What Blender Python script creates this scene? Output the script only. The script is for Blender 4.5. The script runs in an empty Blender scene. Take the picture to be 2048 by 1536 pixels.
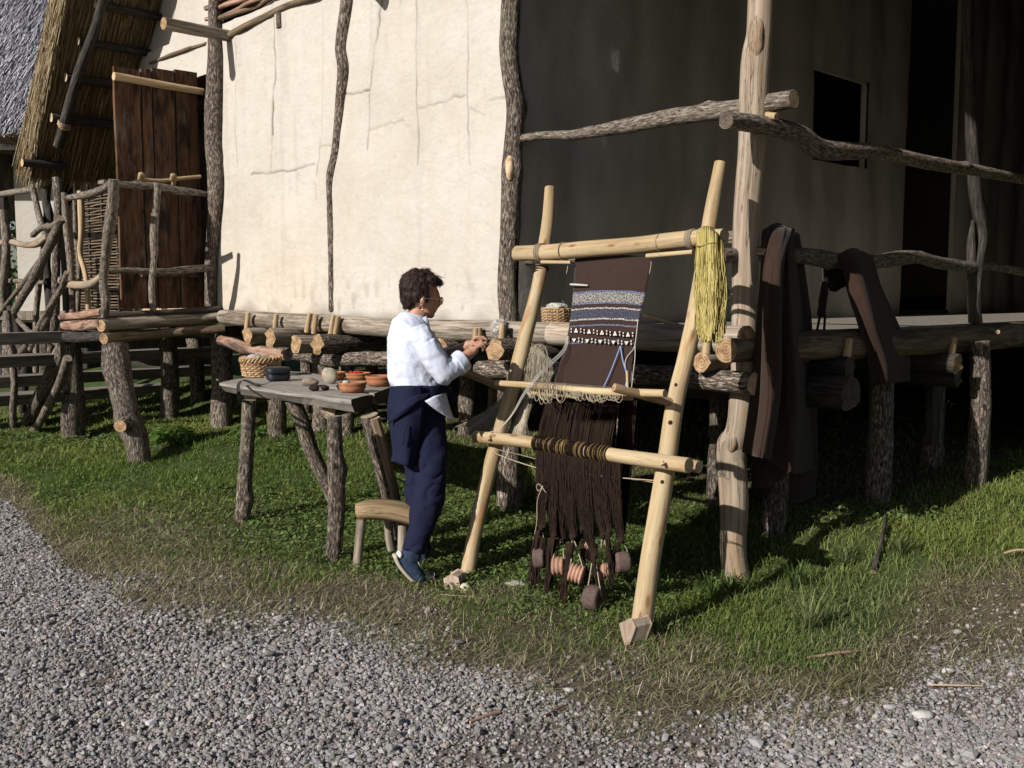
import bpy, bmesh, math, random
import numpy as np
from mathutils import Vector, Matrix

# ------------------------------------------------------------------ camera, sky, sun
sc = bpy.context.scene
FPX, CX, CY = 2000.0, 1024.0, 768.0            # focal length and centre, in pixels of a 2048 wide frame
CAMZ = 1.47
PITCH = math.atan((768 - 590) / FPX)
cam_d = bpy.data.cameras.new("camera")
cam = bpy.data.objects.new("camera", cam_d)
sc.collection.objects.link(cam)
cam.location = (0, 0, CAMZ)
cam.rotation_euler = (math.pi / 2 - PITCH, 0, 0)
cam_d.sensor_width = 36
cam_d.lens = 36 * FPX / 2048
cam_d.clip_start = 0.05
cam_d.clip_end = 500
sc.camera = cam

SUN_EL = math.radians(28.0)
SUN_AZ = math.radians(43.2)                     # heading of the light on the ground, from +x towards +y
sun_dir = Vector((math.cos(SUN_EL) * math.cos(SUN_AZ), math.cos(SUN_EL) * math.sin(SUN_AZ), -math.sin(SUN_EL)))
world = bpy.data.worlds.new("World")
sc.world = world
world.use_nodes = True
wn = world.node_tree
wn.nodes.clear()
sky = wn.nodes.new("ShaderNodeTexSky")
sky.sky_type = 'NISHITA'
sky.sun_disc = False
sky.sun_elevation = SUN_EL
to_sun = -sun_dir
sky.sun_rotation = math.atan2(to_sun.x, to_sun.y)
bg = wn.nodes.new("ShaderNodeBackground")
bg.inputs[1].default_value = 0.05
wo = wn.nodes.new("ShaderNodeOutputWorld")
wn.links.new(sky.outputs[0], bg.inputs[0])
wn.links.new(bg.outputs[0], wo.inputs[0])
sun_d = bpy.data.lights.new("sun", 'SUN')
sun_d.energy = 5.0
sun_d.angle = math.radians(0.5)
sun_d.color = (1.0, 0.957, 0.905)
sun = bpy.data.objects.new("sun", sun_d)
sc.collection.objects.link(sun)
sun.rotation_euler = sun_dir.to_track_quat('-Z', 'Y').to_euler()
sun.location = (-10, -10, 12)
sc.view_settings.view_transform = 'Standard'
sc.view_settings.look = 'None'
sc.view_settings.gamma = 1
sc.view_settings.use_curve_mapping = False
sc.view_settings.exposure = 0.3
sc.cycles.diffuse_bounces = 1

# ------------------------------------------------------------------ places
# the house stands on a frame: corner P0 of the porch, t along its sunny front wall, s out from that wall
P0 = np.array([1.188, 5.1])
ET = np.array([-0.693, 0.721])
EN = np.array([-0.721, -0.693])
CAM = np.array([0, 0, CAMZ])
FLOOR = CAMZ - 0.15


def W(t, s, z):
    p = P0 + ET * t + EN * s
    return np.array([p[0], p[1], z])


def ray(px, py):
    a = (px - CX) / FPX
    b = (CY - py) / FPX
    return np.array([a, math.cos(PITCH) + b * math.sin(PITCH), -math.sin(PITCH) + b * math.cos(PITCH)])


def hit(px, py, nrm, off):
    d = ray(px, py)
    return CAM + d * ((off - np.dot(nrm, CAM)) / np.dot(nrm, d))


def on_s(px, py, s):
    n = np.array([EN[0], EN[1], 0])
    return hit(px, py, n, np.dot(EN, P0) + s)


def on_t(px, py, t):
    n = np.array([ET[0], ET[1], 0])
    return hit(px, py, n, np.dot(ET, P0) + t)


def on_z(px, py, z):
    return hit(px, py, np.array([0, 0, 1.0]), z)


def on_y(px, py, y):
    return hit(px, py, np.array([0, 1.0, 0]), y)


def ss(a, b, x):
    u = np.clip((x - a) / (b - a), 0, 1)
    return u * u * (3 - 2 * u)


def vnoise(x, y, z=0.0, seed=0):
    x, y, z = np.broadcast_arrays(np.asarray(x, float), np.asarray(y, float), np.asarray(z, float))
    xi, yi, zi = np.floor(x), np.floor(y), np.floor(z)
    fx, fy, fz = x - xi, y - yi, z - zi
    fx, fy, fz = fx * fx * (3 - 2 * fx), fy * fy * (3 - 2 * fy), fz * fz * (3 - 2 * fz)

    def h(i, j, k):
        v = np.sin(i * 127.1 + j * 311.7 + k * 74.7 + seed * 19.19) * 43758.5453
        return v - np.floor(v)
    r = 0
    for i in (0, 1):
        for j in (0, 1):
            for k in (0, 1):
                r = r + h(xi + i, yi + j, zi + k) * (fx if i else 1 - fx) * (fy if j else 1 - fy) * (fz if k else 1 - fz)
    return r * 2 - 1


def ground_z(x, y):
    x = np.asarray(x, float)
    y = np.asarray(y, float)
    t = (x - P0[0]) * ET[0] + (y - P0[1]) * ET[1]
    d = (x - P0[0]) * EN[0] + (y - P0[1]) * EN[1]
    z = 0.045 * np.clip(t, -1.2, 7.5) + 0.2 * ss(0.1, -0.9, d) - 0.1 * ss(0.3, 1.0, d) * np.clip(t, 0, 7) / 6
    z = z + 1.6 * ss(-7.5, -12, d)  # unseen bank added behind the house to block light under the floor
    z = z + 0.018 * vnoise(x * 1.3, y * 1.3, 0, 3) + 0.010 * vnoise(x * 3.7, y * 3.7, 0, 4)
    return z


def on_g(px, py):
    d = ray(px, py)
    z = 0.0
    for _ in range(40):
        k = (z - CAMZ) / d[2]
        p = CAM + d * k
        z = 0.5 * z + 0.5 * float(ground_z(p[0], p[1]))
    p[2] = float(ground_z(p[0], p[1]))
    return p


# ------------------------------------------------------------------ objects
COL = sc.collection
ORG = {}


def thing(name, label, cat, loc, group=None):
    o = bpy.data.objects.new(name, None)
    COL.objects.link(o)
    o.empty_display_size = 0.2
    o.location = tuple(float(v) for v in loc)
    o["label"] = label
    o["category"] = cat
    if group:
        o["group"] = group
    ORG[o] = np.array([float(v) for v in loc])
    return o


def tag(o, label=None, cat=None, group=None, kind=None):
    if label:
        o["label"] = label
    if cat:
        o["category"] = cat
    if group:
        o["group"] = group
    if kind:
        o["kind"] = kind
    return o


def to_mesh(name, verts, faces, mats, midx=None, attrs=None, smooth=True):
    me = bpy.data.meshes.new(name)
    verts = np.asarray(verts, np.float32)
    if isinstance(faces, np.ndarray):
        nf, k = faces.shape
        me.vertices.add(len(verts))
        me.vertices.foreach_set("co", verts.ravel())
        me.loops.add(nf * k)
        me.loops.foreach_set("vertex_index", faces.astype(np.int32).ravel())
        me.polygons.add(nf)
        me.polygons.foreach_set("loop_start", np.arange(0, nf * k, k, dtype=np.int32))
        me.update(calc_edges=True)
    else:
        me.from_pydata([tuple(v) for v in verts.tolist()], [], faces)
        nf = len(faces)
    for m in (mats if isinstance(mats, (list, tuple)) else [mats]):
        me.materials.append(m)
    if midx is not None:
        me.polygons.foreach_set("material_index", np.asarray(midx, np.int32))
    me.polygons.foreach_set("use_smooth", np.full(nf, bool(smooth)))
    for k, v in (attrs or {}).items():
        v = np.asarray(v, np.float32)
        if v.ndim == 1:
            a = me.attributes.new(k, 'FLOAT', 'POINT')
            a.data.foreach_set("value", v)
        else:
            a = me.attributes.new(k, 'FLOAT_VECTOR', 'POINT')
            a.data.foreach_set("vector", v.ravel())
    me.update()
    return me


def root_of(p):
    while p is not None and p.parent is not None:
        p = p.parent
    return p


def mk(name, geo, mats, parent=None, smooth=True):
    """geo = dict(v, f, m, a); verts in world space"""
    v = np.asarray(geo['v'], float)
    r = root_of(parent)
    if r is not None:
        v = v - ORG[r]
        loc = None
    else:
        loc = np.array([v[:, 0].mean(), v[:, 1].mean(), v[:, 2].min()])
        v = v - loc
    me = to_mesh(name, v, geo['f'], mats, geo.get('m'), geo.get('a'), smooth)
    o = bpy.data.objects.new(name, me)
    COL.objects.link(o)
    if parent is not None:
        o.parent = parent
    else:
        o.location = tuple(loc)
        ORG[o] = loc
    return o


def merge(*gs):
    v, f, m, n = [], [], [], 0
    keys = set()
    for g in gs:
        keys |= set((g.get('a') or {}).keys())
    acc = {k: [] for k in keys}
    for g in gs:
        gv = np.asarray(g['v'], float)
        v.append(gv)
        f += [tuple(int(i) + n for i in fc) for fc in g['f']]
        m += list(g['m']) if g.get('m') is not None else [0] * len(g['f'])
        for k in keys:
            a = (g.get('a') or {}).get(k)
            acc[k].append(np.asarray(a, float) if a is not None else gv * 0)
        n += len(gv)
    return dict(v=np.concatenate(v), f=f, m=m, a={k: np.concatenate(x) for k, x in acc.items()})


def catmull(P, n):
    P = np.asarray(P, float)
    if len(P) == 2:
        u = np.linspace(0, 1, n)[:, None]
        return P[0] * (1 - u) + P[1] * u
    Q = np.vstack([2 * P[0] - P[1], P, 2 * P[-1] - P[-2]])
    seg = np.linalg.norm(np.diff(P[:, :3], axis=0), axis=1) + 1e-9
    cum = np.concatenate([[0], np.cumsum(seg)])
    out = []
    for u in np.linspace(0, cum[-1], n):
        i = min(int(np.searchsorted(cum, u, side='right')) - 1, len(seg) - 1)
        k = (u - cum[i]) / seg[i]
        a, b, c, d = Q[i], Q[i + 1], Q[i + 2], Q[i + 3]
        out.append(0.5 * (2 * b + (c - a) * k + (2 * a - 5 * b + 4 * c - d) * k * k + (3 * b - a - 3 * c + d) * k ** 3))
    return np.array(out)


SEED = [100]


def log(pts, rad, seg=12, step=0.05, rough=0.07, knots=0, wob=0.0, caps=True, rag=0.0, flat=1.0):
    """a round pole along pts; rad one value or one per point. attribute lp = position along its own axis"""
    SEED[0] += 1
    sd = SEED[0]
    rng = np.random.RandomState(sd)
    pts = np.asarray(pts, float)
    rad = np.full(len(pts), rad, float) if np.isscalar(rad) else np.asarray(rad, float)
    P = np.hstack([pts, rad[:, None]])
    L = np.linalg.norm(np.diff(pts, axis=0), axis=1).sum()
    n = int(np.clip(L / step, 3, 120)) + 1
    C = catmull(P, n)
    c, r = C[:, :3], np.maximum(C[:, 3], 1e-4)
    l = np.concatenate([[0], np.cumsum(np.linalg.norm(np.diff(c, axis=0), axis=1))])
    if wob:
        fade = np.minimum(1, np.minimum(l, l[-1] - l) / 0.3)
        for k in range(3):
            c[:, k] += wob * fade * vnoise(l * 2.3 + 7 * k, sd * 1.7, 0.5, k)
    T = np.gradient(c, axis=0)
    T /= np.linalg.norm(T, axis=1)[:, None]
    ref = np.array([0, 0, 1.0]) if abs(T[0][2]) < 0.8 else np.array([1.0, 0, 0])
    X = np.cross(T, ref)
    X /= np.linalg.norm(X, axis=1)[:, None]
    Y = np.cross(T, X)
    a = np.linspace(0, 2 * math.pi, seg, endpoint=False)
    A, Lg = np.meshgrid(a, l)
    R = np.repeat(r[:, None], seg, 1)
    nz = vnoise(np.cos(A) * 1.3 + sd, np.sin(A) * 1.3, Lg * 3.1, sd) + 0.6 * vnoise(np.cos(A) * 3, np.sin(A) * 3 + sd, Lg * 9, sd + 1)
    RR = R * (1 + rough * nz)
    for _ in range(knots):
        k0, a0 = rng.uniform(0.1, 0.9) * l[-1], rng.uniform(0, 2 * math.pi)
        da = (A - a0 + math.pi) % (2 * math.pi) - math.pi
        w = r.mean() * 1.1
        RR = RR + R * rng.uniform(0.2, 0.5) * np.exp(-((Lg - k0) / w) ** 2 - (da / 0.6) ** 2)
    V = c[:, None, :] + X[:, None, :] * (np.cos(A) * RR)[..., None] + Y[:, None, :] * (np.sin(A) * RR * flat)[..., None]
    if rag:
        for e, sg in ((0, -1), (-1, 1)):
            V[e] += T[e] * (rag * r[e] * rng.uniform(-1, 1, seg))[:, None]
    lp = np.stack([np.cos(A) * RR, np.sin(A) * RR, Lg + sd * 1.37], -1)
    V = V.reshape(-1, 3)
    lp = lp.reshape(-1, 3)
    F, Mi = [], []
    for i in range(n - 1):
        for j in range(seg):
            k = (j + 1) % seg
            F.append((i * seg + j, i * seg + k, (i + 1) * seg + k, (i + 1) * seg + j))
            Mi.append(0)
    if caps:
        for e in (0, n - 1):
            rim = [e * seg + j for j in range(seg)]
            b = len(V)
            # inner chamfer ring keeps the cut edge crisp
            V = np.vstack([V, V[rim], V[rim].mean(0)[None]])
            lp = np.vstack([lp, lp[rim], [[0, 0, lp[rim[0]][2]]]])
            for j in range(seg):
                k = (j + 1) % seg
                f = (b + j, b + k, b + seg)
                F.append(f if e else f[::-1])
                Mi.append(1)
    return dict(v=V, f=F, m=Mi, a=dict(lp=lp))


def tube(pts, rad, seg=5, n=None, caps=True):
    pts = np.asarray(pts, float)
    L = np.linalg.norm(np.diff(pts, axis=0), axis=1).sum()
    n = n or max(2, len(pts) * 3 if len(pts) > 2 else 2)
    rad = np.full(len(pts), rad, float) if np.isscalar(rad) else np.asarray(rad, float)
    C = catmull(np.hstack([pts, rad[:, None]]), n)
    c, r = C[:, :3], C[:, 3]
    T = np.gradient(c, axis=0)
    T /= np.linalg.norm(T, axis=1)[:, None] + 1e-12
    ref = np.array([0.13, 0.21, 1.0]) if abs(T[0][2]) < 0.9 else np.array([1.0, 0.1, 0])
    X = np.cross(T, ref)
    X /= np.linalg.norm(X, axis=1)[:, None] + 1e-12
    Y = np.cross(T, X)
    a = np.linspace(0, 2 * math.pi, seg, endpoint=False)
    V = c[:, None] + (X[:, None] * np.cos(a)[None, :, None] + Y[:, None] * np.sin(a)[None, :, None]) * r[:, None, None]
    V = V.reshape(-1, 3)
    F = [(i * seg + j, i * seg + (j + 1) % seg, (i + 1) * seg + (j + 1) % seg, (i + 1) * seg + j) for i in range(n - 1) for j in range(seg)]
    if caps:
        F.append(tuple(range(seg))[::-1])
        F.append(tuple((n - 1) * seg + j for j in range(seg)))
    l = np.concatenate([[0], np.cumsum(np.linalg.norm(np.diff(c, axis=0), axis=1))])
    lp = np.stack([np.tile(np.cos(a) * .01, n), np.tile(np.sin(a) * .01, n), np.repeat(l, seg)], -1)
    return dict(v=V, f=F, a=dict(lp=lp))


def box8(c):
    """eight corners: bottom four then top four, both anticlockwise seen from above"""
    c = np.asarray(c, float)
    return dict(v=c, f=[(3, 2, 1, 0), (4, 5, 6, 7), (0, 1, 5, 4), (1, 2, 6, 5), (2, 3, 7, 6), (3, 0, 4, 7)],
                a=dict(lp=c - c.mean(0)))


def fbox(t0, t1, s0, s1, z0, z1):
    return box8([W(t0, s0, z0), W(t1, s0, z0), W(t1, s1, z0), W(t0, s1, z0), W(t0, s0, z1), W(t1, s0, z1), W(t1, s1, z1), W(t0, s1, z1)])


def plank(a, b, wdir, w, th, seed=0, nl=10, nw=3, warp=0.006):
    """rough board from a to b; wdir = direction across; slightly uneven edges. lp runs along it"""
    a, b, wdir = (np.asarray(x, float) for x in (a, b, wdir))
    L = np.linalg.norm(b - a)
    T = (b - a) / L
    wdir = wdir - T * np.dot(T, wdir)
    wdir /= np.linalg.norm(wdir)
    N = np.cross(T, wdir)
    rows = []
    lps = []
    prof = [(-.5, -.5), (0, -.5), (.5, -.5), (.5, .5), (0, .5), (-.5, .5)]
    for i in range(nl + 1):
        u = i / nl
        for j, (p, q) in enumerate(prof):
            ww = w * p * (1 + 0.05 * float(vnoise(u * 6, p * 3 + seed, q, seed)))
            tt = th * q + warp * float(vnoise(u * 5, p * 2 + seed, 3.3, seed + 5))
            rows.append(a + T * (u * L) + wdir * ww + N * tt)
            lps.append((p * w, q * th, u * L + seed * 0.77))
    k = len(prof)
    F = [(i * k + j, (i + 1) * k + j, (i + 1) * k + (j + 1) % k, i * k + (j + 1) % k) for i in range(nl) for j in range(k)]
    F.append(tuple(range(k)))
    F.append(tuple(nl * k + j for j in range(k))[::-1])
    M = [0] * (nl * k) + [1, 1]
    return dict(v=np.array(rows), f=F, m=M, a=dict(lp=np.array(lps)))


def lathe(prof, c, seg=28, wob=0.0, seed=0, up=(0, 0, 1)):
    up = np.asarray(up, float)
    up /= np.linalg.norm(up)
    X = np.cross(up, [0.3, 1, 0.1]); X /= np.linalg.norm(X)
    Y = np.cross(up, X)
    V, L = [], []
    for i, (r, z) in enumerate(prof):
        for j in range(seg):
            a = 2 * math.pi * j / seg
            rr = r * (1 + wob * float(vnoise(math.cos(a) * 1.5 + seed, math.sin(a) * 1.5, z * 20, seed)))
            V.append(np.asarray(c) + X * (rr * math.cos(a)) + Y * (rr * math.sin(a)) + up * z)
            L.append((rr * math.cos(a), rr * math.sin(a), z))
    n = len(prof)
    F = [(i * seg + j, i * seg + (j + 1) % seg, (i + 1) * seg + (j + 1) % seg, (i + 1) * seg + j) for i in range(n - 1) for j in range(seg)]
    return dict(v=np.array(V), f=F, a=dict(lp=np.array(L)))


def ico(c, r, sub=2, rough=0.0, seed=0, freq=2.0, axes=None):
    bm = bmesh.new()
    bmesh.ops.create_icosphere(bm, subdivisions=sub, radius=1)
    v = np.array([x.co[:] for x in bm.verts])
    f = [tuple(x.index for x in fc.verts) for fc in bm.faces]
    bm.free()
    if rough:
        k = 1 + rough * vnoise(v[:, 0] * freq + seed, v[:, 1] * freq, v[:, 2] * freq, seed)
        v = v * k[:, None]
    r = np.asarray(r, float) if not np.isscalar(r) else np.array([r] * 3, float)
    v = v * r
    if axes is not None:
        v = v @ np.asarray(axes)
    return dict(v=v + np.asarray(c), f=f, a=dict(lp=v))


def grid_geo(P, closed=False):
    n, m = P.shape[:2]
    F = []
    for i in range(n - 1):
        for j in range(m if closed else m - 1):
            k = (j + 1) % m
            F.append((i * m + j, i * m + k, (i + 1) * m + k, (i + 1) * m + j))
    return dict(v=P.reshape(-1, 3), f=F)


def thick(P, nrm, th):
    """two-sided sheet with real thickness from a grid of points (n, m, 3)"""
    n, m = P.shape[:2]
    A = grid_geo(P)
    N = np.asarray(nrm, float)
    if N.ndim == 1:
        du = np.gradient(P, axis=0)
        dv = np.gradient(P, axis=1)
        nn = np.cross(du, dv)
        nn /= np.linalg.norm(nn, axis=2)[..., None] + 1e-9
        nn *= np.sign((nn * N).sum(2, keepdims=True) + 1e-9)
    else:
        nn = N
    Q = (P - nn * th).reshape(-1, 3)
    k = n * m
    F = list(A['f']) + [tuple(i + k for i in f[::-1]) for f in A['f']]
    rim = [(0, j) for j in range(m)] + [(i, m - 1) for i in range(1, n)] + [(n - 1, j) for j in range(m - 2, -1, -1)] + [(i, 0) for i in range(n - 2, 0, -1)]
    ids = [i * m + j for i, j in rim]
    for q in range(len(ids)):
        a, b = ids[q], ids[(q + 1) % len(ids)]
        F.append((a, a + k, b + k, b))
    U, Vv = np.meshgrid(np.linspace(0, 1, m), np.linspace(0, 1, n))
    uv = np.stack([U, Vv, U * 0], -1).reshape(-1, 3)
    return dict(v=np.vstack([P.reshape(-1, 3), Q]), f=F, a=dict(lp=np.vstack([uv, uv])))


def remesh(geo, voxel, smooth=6, fac=0.5):
    me = bpy.data.meshes.new("tmp")
    me.from_pydata([tuple(map(float, x)) for x in geo['v']], [], [tuple(f) for f in geo['f']])
    o = bpy.data.objects.new("tmp", me)
    COL.objects.link(o)
    m = o.modifiers.new("r", 'REMESH')
    m.mode = 'VOXEL'
    m.voxel_size = voxel
    if smooth:
        s = o.modifiers.new("s", 'SMOOTH')
        s.iterations = smooth
        s.factor = fac
    dg = bpy.context.evaluated_depsgraph_get()
    ev = o.evaluated_get(dg)
    m2 = ev.to_mesh()
    n = len(m2.vertices)
    v = np.empty(n * 3, np.float32)
    m2.vertices.foreach_get("co", v)
    f = [tuple(p.vertices) for p in m2.polygons]
    ev.to_mesh_clear()
    bpy.data.objects.remove(o)
    bpy.data.meshes.remove(me)
    v = v.reshape(-1, 3).astype(float)
    return dict(v=v, f=f, a=dict(lp=v.copy()))


def strands(lines, rad, taper=0.4):
    """many thin three-sided fibres from polylines (N, k, 3)"""
    lines = np.asarray(lines, float)
    N, k, _ = lines.shape
    rad = np.broadcast_to(np.asarray(rad, float), (N,))
    T = np.gradient(lines, axis=1)
    T /= np.linalg.norm(T, axis=2)[..., None] + 1e-9
    X = np.cross(T, np.array([0.31, 0.23, 0.92]))
    X /= np.linalg.norm(X, axis=2)[..., None] + 1e-9
    Y = np.cross(T, X)
    tp = np.linspace(1, taper, k)[None, :, None]
    V = []
    for q in range(3):
        a = 2 * math.pi * q / 3
        V.append(lines + (X * math.cos(a) + Y * math.sin(a)) * rad[:, None, None] * tp)
    V = np.stack(V, 2)                              # N,k,3,3
    idx = np.arange(N * k * 3).reshape(N, k, 3)
    Fs = []
    for q in range(3):
        p = (q + 1) % 3
        Fs.append(np.stack([idx[:, :-1, q], idx[:, :-1, p], idx[:, 1:, p], idx[:, 1:, q]], -1).reshape(-1, 4))
    rnd = np.repeat(np.random.RandomState(N).rand(N), k * 3)
    return dict(v=V.reshape(-1, 3), f=np.concatenate(Fs), a=dict(rnd=rnd))


# ------------------------------------------------------------------ materials
class Mat:
    def __init__(self, name, rough=0.8, spec=0.3):
        self.m = bpy.data.materials.new(name)
        self.m.use_nodes = True
        self.t = self.m.node_tree
        self.b = self.t.nodes["Principled BSDF"]
        self.b.inputs["Roughness"].default_value = rough
        self.b.inputs["Specular IOR Level"].default_value = spec

    def n(self, kind, **kw):
        x = self.t.nodes.new("ShaderNode" + kind)
        for k, v in kw.items():
            setattr(x, k, v)
        return x

    def l(self, a, b):
        self.t.links.new(a, b)

    def attr(self, name):
        x = self.n("Attribute", attribute_name=name)
        return x

    def lp(self, sc3=(1, 1, 1), src=None):
        a = src or self.attr("lp").outputs["Vector"]
        mp = self.n("Mapping")
        mp.inputs["Scale"].default_value = sc3
        self.l(a, mp.inputs[0])
        return mp.outputs[0]

    def pos(self, sc3=(1, 1, 1)):
        return self.lp(sc3, self.n("NewGeometry").outputs["Position"])

    def noise(self, vec, scale=5, det=4, rough=0.55, dist=0.0):
        x = self.n("TexNoise")
        x.inputs["Scale"].default_value = scale
        x.inputs["Detail"].default_value = det
        x.inputs["Roughness"].default_value = rough
        x.inputs["Distortion"].default_value = dist
        self.l(vec, x.inputs["Vector"])
        return x.outputs["Fac"]

    def ramp(self, fac, stops, mode='LINEAR'):
        x = self.n("ValToRGB")
        cr = x.color_ramp
        cr.interpolation = mode
        while len(cr.elements) < len(stops):
            cr.elements.new(0.5)
        for e, (p, c) in zip(cr.elements, stops):
            e.position = p
            e.color = (c, c, c, 1) if np.isscalar(c) else (*c, 1)
        self.l(fac, x.inputs[0])
        return x.outputs[0]

    def mix(self, fac, a, b, mode='MIX'):
        x = self.n("Mix", data_type='RGBA', blend_type=mode)
        for s, v in ((x.inputs[0], fac), (x.inputs[6], a), (x.inputs[7], b)):
            if isinstance(v, (int, float)):
                s.default_value = v
            elif isinstance(v, tuple):
                s.default_value = (*v, 1)
            else:
                self.l(v, s)
        return x.outputs[2]

    def math(self, op, a, b=0.0):
        x = self.n("Math", operation=op)
        for s, v in ((x.inputs[0], a), (x.inputs[1], b)):
            if isinstance(v, (int, float)):
                s.default_value = v
            else:
                self.l(v, s)
        return x.outputs[0]

    def color(self, c, vary=0.0):
        if vary:
            oi = self.n("ObjectInfo")
            h = self.n("HueSaturation")
            mr = self.n("MapRange")
            mr.inputs[3].default_value = 1 - vary
            mr.inputs[4].default_value = 1 + vary
            self.l(oi.outputs["Random"], mr.inputs[0])
            self.l(mr.outputs[0], h.inputs["Value"])
            if isinstance(c, tuple):
                h.inputs["Color"].default_value = (*c, 1)
            else:
                self.l(c, h.inputs["Color"])
            c = h.outputs[0]
        if isinstance(c, tuple):
            self.b.inputs["Base Color"].default_value = (*c, 1)
        else:
            self.l(c, self.b.inputs["Base Color"])
        return self

    def bump(self, h, strength=0.5, dist=0.01):
        x = self.n("Bump")
        x.inputs["Strength"].default_value = strength
        x.inputs["Distance"].default_value = dist
        self.l(h, x.inputs["Height"])
        self.l(x.outputs[0], self.b.inputs["Normal"])
        return self


def wood_mat(name, c, patch=None, fx=60, fz=4, bstr=0.5, bdist=0.006, vary=0.12, rough=0.75, bark=False, patch_lo=.55, crack=0.0, knot=None, pos=(.30, .5, .72)):
    m = Mat(name, rough, 0.25)
    f = m.noise(m.lp((fx, fx, fz)), 1.0, 6, 0.6, 0.4)
    col = m.ramp(f, [(pos[0], c[0]), (pos[1], c[1]), (pos[2], c[2])])
    big = m.noise(m.lp((9, 9, 2.2)), 1.0, 3, 0.6)
    if patch:
        col = m.mix(m.ramp(big, [(patch_lo, 0.0), (patch_lo + .08, patch[1])]), col, patch[0])
    if bark:
        sp = m.noise(m.lp((95, 95, 40)), 1.0, 3, 0.7)
        col = m.mix(m.ramp(sp, [(0.58, 0.0), (0.66, 0.55)]), col, bark)
    if knot:
        v = m.n("TexVoronoi")
        v.inputs["Scale"].default_value = 1.0
        m.l(m.lp((16, 16, 5.5)), v.inputs["Vector"])
        kd = m.math('ADD', v.outputs["Distance"], m.math('MULTIPLY', f, .10))
        col = m.mix(m.ramp(kd, [(.15, .9), (.24, 0.0)]), col, knot)
    if crack:
        ck = m.noise(m.lp((26, 26, 1.1)), 1.0, 4, .6, .3)
        line = m.ramp(ck, [(.488, 0.0), (.498, crack), (.506, 0.0)])
        col = m.mix(line, col, (.05, .032, .02))
        gr = m.noise(m.lp((14, 14, 5)), 1.0, 4, .65)
        col = m.mix(m.ramp(gr, [(.50, 0.0), (.72, .55 * crack)]), col, (.26, .215, .17))
        f = m.math('SUBTRACT', f, m.math('MULTIPLY', line, 1.5))
    lo = m.noise(m.lp((5, 5, 1.0)), 1.0, 2)
    col = m.mix(0.55, col, m.ramp(lo, [(0.3, 0.55), (0.7, 1.0)]), 'MULTIPLY')
    m.color(col, vary)
    m.bump(f, bstr, bdist)
    return m.m


def end_mat(name, a, b):
    m = Mat(name, 0.8, 0.2)
    v = m.attr("lp").outputs["Vector"]
    sep = m.n("SeparateXYZ")
    m.l(v, sep.inputs[0])
    d = m.math('SQRT', m.math('ADD', m.math('MULTIPLY', sep.outputs[0], sep.outputs[0]), m.math('MULTIPLY', sep.outputs[1], sep.outputs[1])))
    nz = m.noise(m.lp((25, 25, 25)), 1, 4)
    w = m.math('SINE', m.math('ADD', m.math('MULTIPLY', d, 420.0), m.math('MULTIPLY', nz, 6.0)))
    col = m.ramp(m.math('MULTIPLY_ADD', w, 0.25), [(0.0, a), (1.0, b)])
    f = m.math('ADD', m.math('MULTIPLY', w, 0.10), nz)
    col = m.ramp(f, [(0.25, a), (0.75, b)])
    m.color(col, 0.15)
    m.bump(f, 0.4, 0.004)
    return m.m


bark = wood_mat("bark", [(0.014, .010, .008), (0.12, .092, .070), (0.40, .335, .27)], pos=(.36, .52, .66), fx=88, fz=26, bstr=1.0, bdist=0.018, vary=.22, bark=(.36, .32, .27), patch=((.17, .165, .11), .55), patch_lo=.58)
bark_dark = wood_mat("bark_dark", [(0.012, .010, .009), (0.05, .042, .036), (0.12, .10, .085)], fx=75, fz=9, bstr=1.0, bdist=0.018, vary=.2)
branch_mat = wood_mat("branch", [(0.03, .023, .018), (0.15, .12, .092), (0.36, .31, .25)], pos=(.35, .5, .68), fx=90, fz=22, bstr=.9, bdist=0.01, vary=.25, bark=(.34, .31, .27))
grey_log = wood_mat("weathered_log", [(0.09, .07, .052), (0.27, .225, .175), (0.42, .37, .30)], crack=.8, patch=((.10, .07, .045), .7), fx=50, fz=3, bstr=.7, bdist=0.008, vary=.15)
pale_log = wood_mat("pale_log", [(0.18, .13, .09), (0.39, .315, .24), (0.52, .455, .375)], crack=.7, patch=((.30, .18, .08), .6), fx=45, fz=2.5, bstr=.5, bdist=0.006, vary=.1)
brown_log = wood_mat("brown_log", [(0.06, .04, .025), (0.20, .14, .085), (0.35, .265, .175)], crack=.8, patch=((.05, .035, .025), .7), fx=50, fz=3, bstr=.7, bdist=0.008, vary=.2)
post_wood = wood_mat("old_post", [(0.16, .11, .07), (0.35, .275, .20), (0.46, .39, .31)], crack=.9, patch=((.32, .19, .09), .6), fx=42, fz=1.8, bstr=.6, bdist=0.006, vary=.05)
loom_wood = wood_mat("peeled_wood", [(0.32, .215, .105), (0.46, .345, .195), (0.54, .435, .28)], crack=.45, knot=(.24, .11, .04), patch=((.34, .17, .065), .8), fx=35, fz=2.0, bstr=.25, bdist=0.003, vary=.07, patch_lo=.57)
peg_wood = wood_mat("peg_wood", [(0.22, .14, .07), (0.42, .30, .17), (0.55, .42, .26)], fx=70, fz=5, bstr=.4, bdist=0.003, vary=.2)
red_bark = wood_mat("red_bark", [(0.14, .07, .045), (0.34, .20, .14), (0.50, .36, .28)], patch=((.06, .045, .04), .8), fx=40, fz=6, bstr=.8, bdist=0.008)
table_wood = wood_mat("table_board", [(0.15, .13, .11), (0.31, .28, .25), (0.43, .395, .36)], crack=.9, fx=55, fz=2.5, bstr=.5, bdist=0.004, vary=.05)
table_end = wood_mat("table_end", [(0.015, .013, .012), (0.045, .038, .033), (0.10, .085, .07)], fx=60, fz=20, bstr=.6, bdist=0.006)
stool_wood = wood_mat("stool_wood", [(0.15, .095, .05), (0.31, .215, .115), (0.43, .32, .185)], crack=.7, fx=40, fz=3, bstr=.4, bdist=0.004)
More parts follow.
